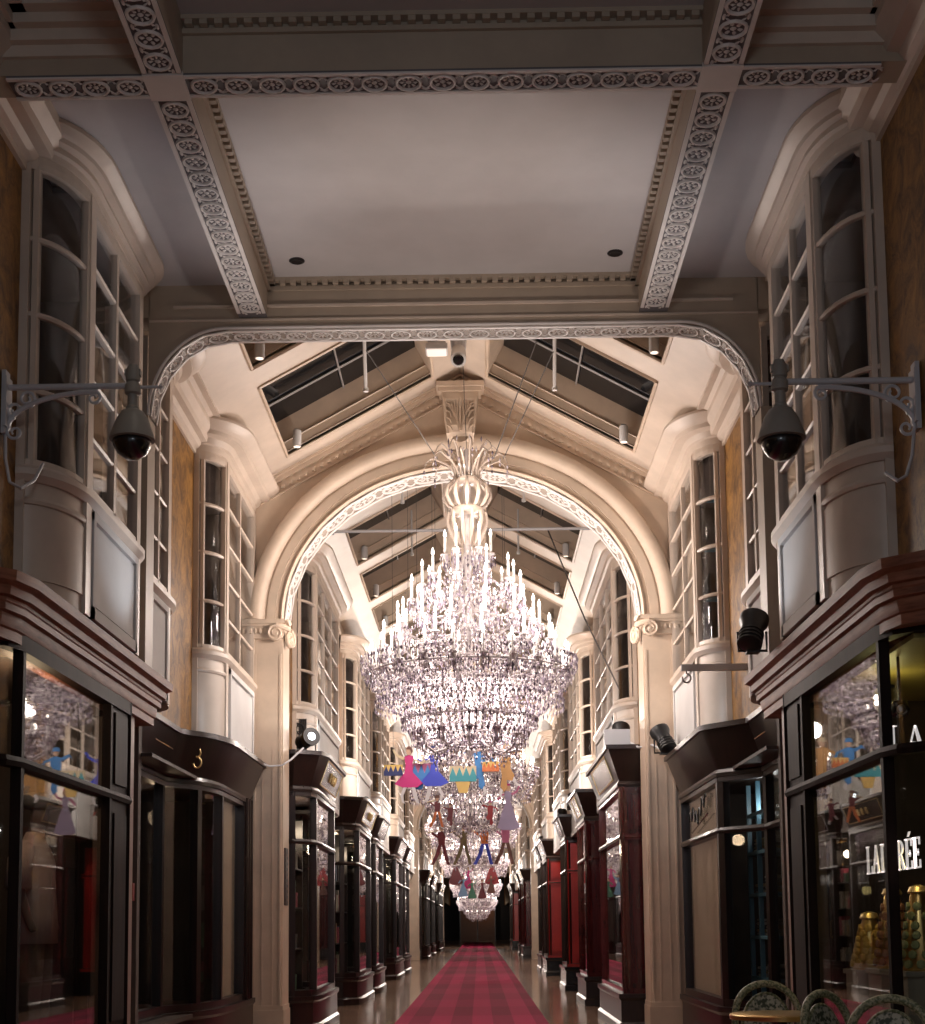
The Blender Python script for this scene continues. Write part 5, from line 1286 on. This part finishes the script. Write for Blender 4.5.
# ------------------------------------------------------------------ lights
warm, cool = (1,.80,.62), (.82,.90,1)
for k in range(6):
    a = 2*PI*k/6+.2; light('chandelier_light','POINT',(CX+1.15*math.cos(a),CY+1.15*math.sin(a),CZ+1.55),E_CH,(1,.87,.79),.10)
light('chandelier_light','POINT',(CX,CY-.6,CZ+2.75),E_CH*.3,(1,.85,.72),.06)
for k in range(4):
    a = 2*PI*k/4+.6; light('chandelier_light','POINT',(CX+.45*math.cos(a),CY+.45*math.sin(a),CZ+.50),E_CH*.35,(1,.86,.80),.08)
for i,(y,z) in enumerate(((25.,3.05),(36.,2.85),(49.,2.55),(66.,2.2),(84.,1.75))):
    for q in (0,1): light('chandelier_light','POINT',(.02+(.8 if q else -.8),y-.3,z+1.55),E_CH*(3.2 if i==0 else 6.5),(1,.87,.77),.15)
for s in (-1,1):
    light('ceiling_wash','SPOT',(s*2.15,9.9,3.5),E_CW,(1,.86,.78),.12,(s*.0,10.3,6.5),74,.9)  # added fill spots brightening the middle ceiling panel, no fixture built for them
# cool flood lamps washing the white aprons and piers
for s in (-1,1):
    light('apron_flood','SPOT',(s*1.55,10.7,3.55),E_FL*.62,cool,.06,(s*2.45,10.15,4.0),56,.8)
    light('apron_flood','SPOT',(s*1.9,13.6,3.5),E_FL*.5,cool,.06,(s*2.48,15.4,3.7),80,.6)
    for k in range(3):
        y = 18.9+6.4*k; light('apron_flood','SPOT',(s*1.62,y-.6,3.6),E_FL*.6,cool,.06,(s*2.05,y+1.4,4.2),95,.6)
    light('near_wash','SPOT',(s*1.7,16.3,3.35),E_FL*.35,(1,.93,.85),.06,(s*2.3,16.6,4.2),70,.7)
for x,y,z in ((-1.21,7.53,6.56),(-.16,7.51,6.56),(-1.23,10.85,6.50),(1.29,10.80,6.50)):
    light('downlight','SPOT',(x,y,z-.02),E_DL,(1,.86,.70),.03,(x,y,0),80,.5)
for s in (-1,1): light('shop_lamp','POINT',(s*2.85,9.35,2.75),15. if s<0 else 4.,(1,.72,.45) if s<0 else (1,.85,.35),.1)
for s in (-1,1): light('arch_wash','SPOT',(s*2.0,12.6,3.4),E_AW,(1,.87,.74),.1,(s*.9,16.6,6.9),62,.9)  # added fill for the spandrel and gable, no fixture modelled
for s in (-1,1): light('side_ceiling_fill','SPOT',(s*1.72,9.7,3.45),E_CW*.36,(.80,.88,1),.1,(s*2.0,9.75,6.5),58,1.)  # added unseen fill lifting the side ceiling panels, clear of the cornice
light('entrance_fill','POINT',(.2,1.5,4.6),E_EN,(.86,.92,1.),.5)  # added fill point above the view, lifting the entrance bay; no lantern there
W = bpy.data.worlds.new('dusk'); scene.world = W; W.use_nodes = True
bg = W.node_tree.nodes['Background']; bg.inputs[0].default_value = (.85,.90,1.,1); bg.inputs[1].default_value = E_W
# ------------------------------------------------------------------ camera
F_PX, TILT, ROLL = 1430., math.radians(6), math.radians(.6)
py = 925-F_PX*math.tan(TILT); yaw = math.atan((478-462.5)/F_PX*math.cos(TILT))
d = Vector((-math.sin(yaw)*math.cos(TILT), math.cos(yaw)*math.cos(TILT), math.sin(TILT)))
r = Vector((math.cos(yaw), math.sin(yaw), 0)); u = r.cross(d)
r2 = r*math.cos(ROLL)-u*math.sin(ROLL); u2 = u*math.cos(ROLL)+r*math.sin(ROLL)
cd = bpy.data.cameras.new('camera'); cam = bpy.data.objects.new('camera', cd); col.objects.link(cam)
cam.matrix_world = Matrix(((r2.x,u2.x,-d.x,CAM[0]),(r2.y,u2.y,-d.y,CAM[1]),(r2.z,u2.z,-d.z,CAM[2]),(0,0,0,1)))
cd.sensor_fit = 'HORIZONTAL'; cd.sensor_width = 36; cd.lens = F_PX/925*36
cd.shift_y = (py-512)/925; cd.shift_x = 0; cd.clip_end = 300; cd.clip_start = .05
scene.camera = cam
vs = scene.view_settings; vs.view_transform = 'Standard'; vs.look = 'None'; vs.exposure = EXPO; vs.gamma = 1; vs.use_curve_mapping = False
cy = scene.cycles
cy.max_bounces = 8; cy.diffuse_bounces = 4; cy.glossy_bounces = 4; cy.transparent_max_bounces = 20; cy.sample_clamp_indirect = 3.; cy.sample_clamp_direct = 20.; cy.use_denoising = True
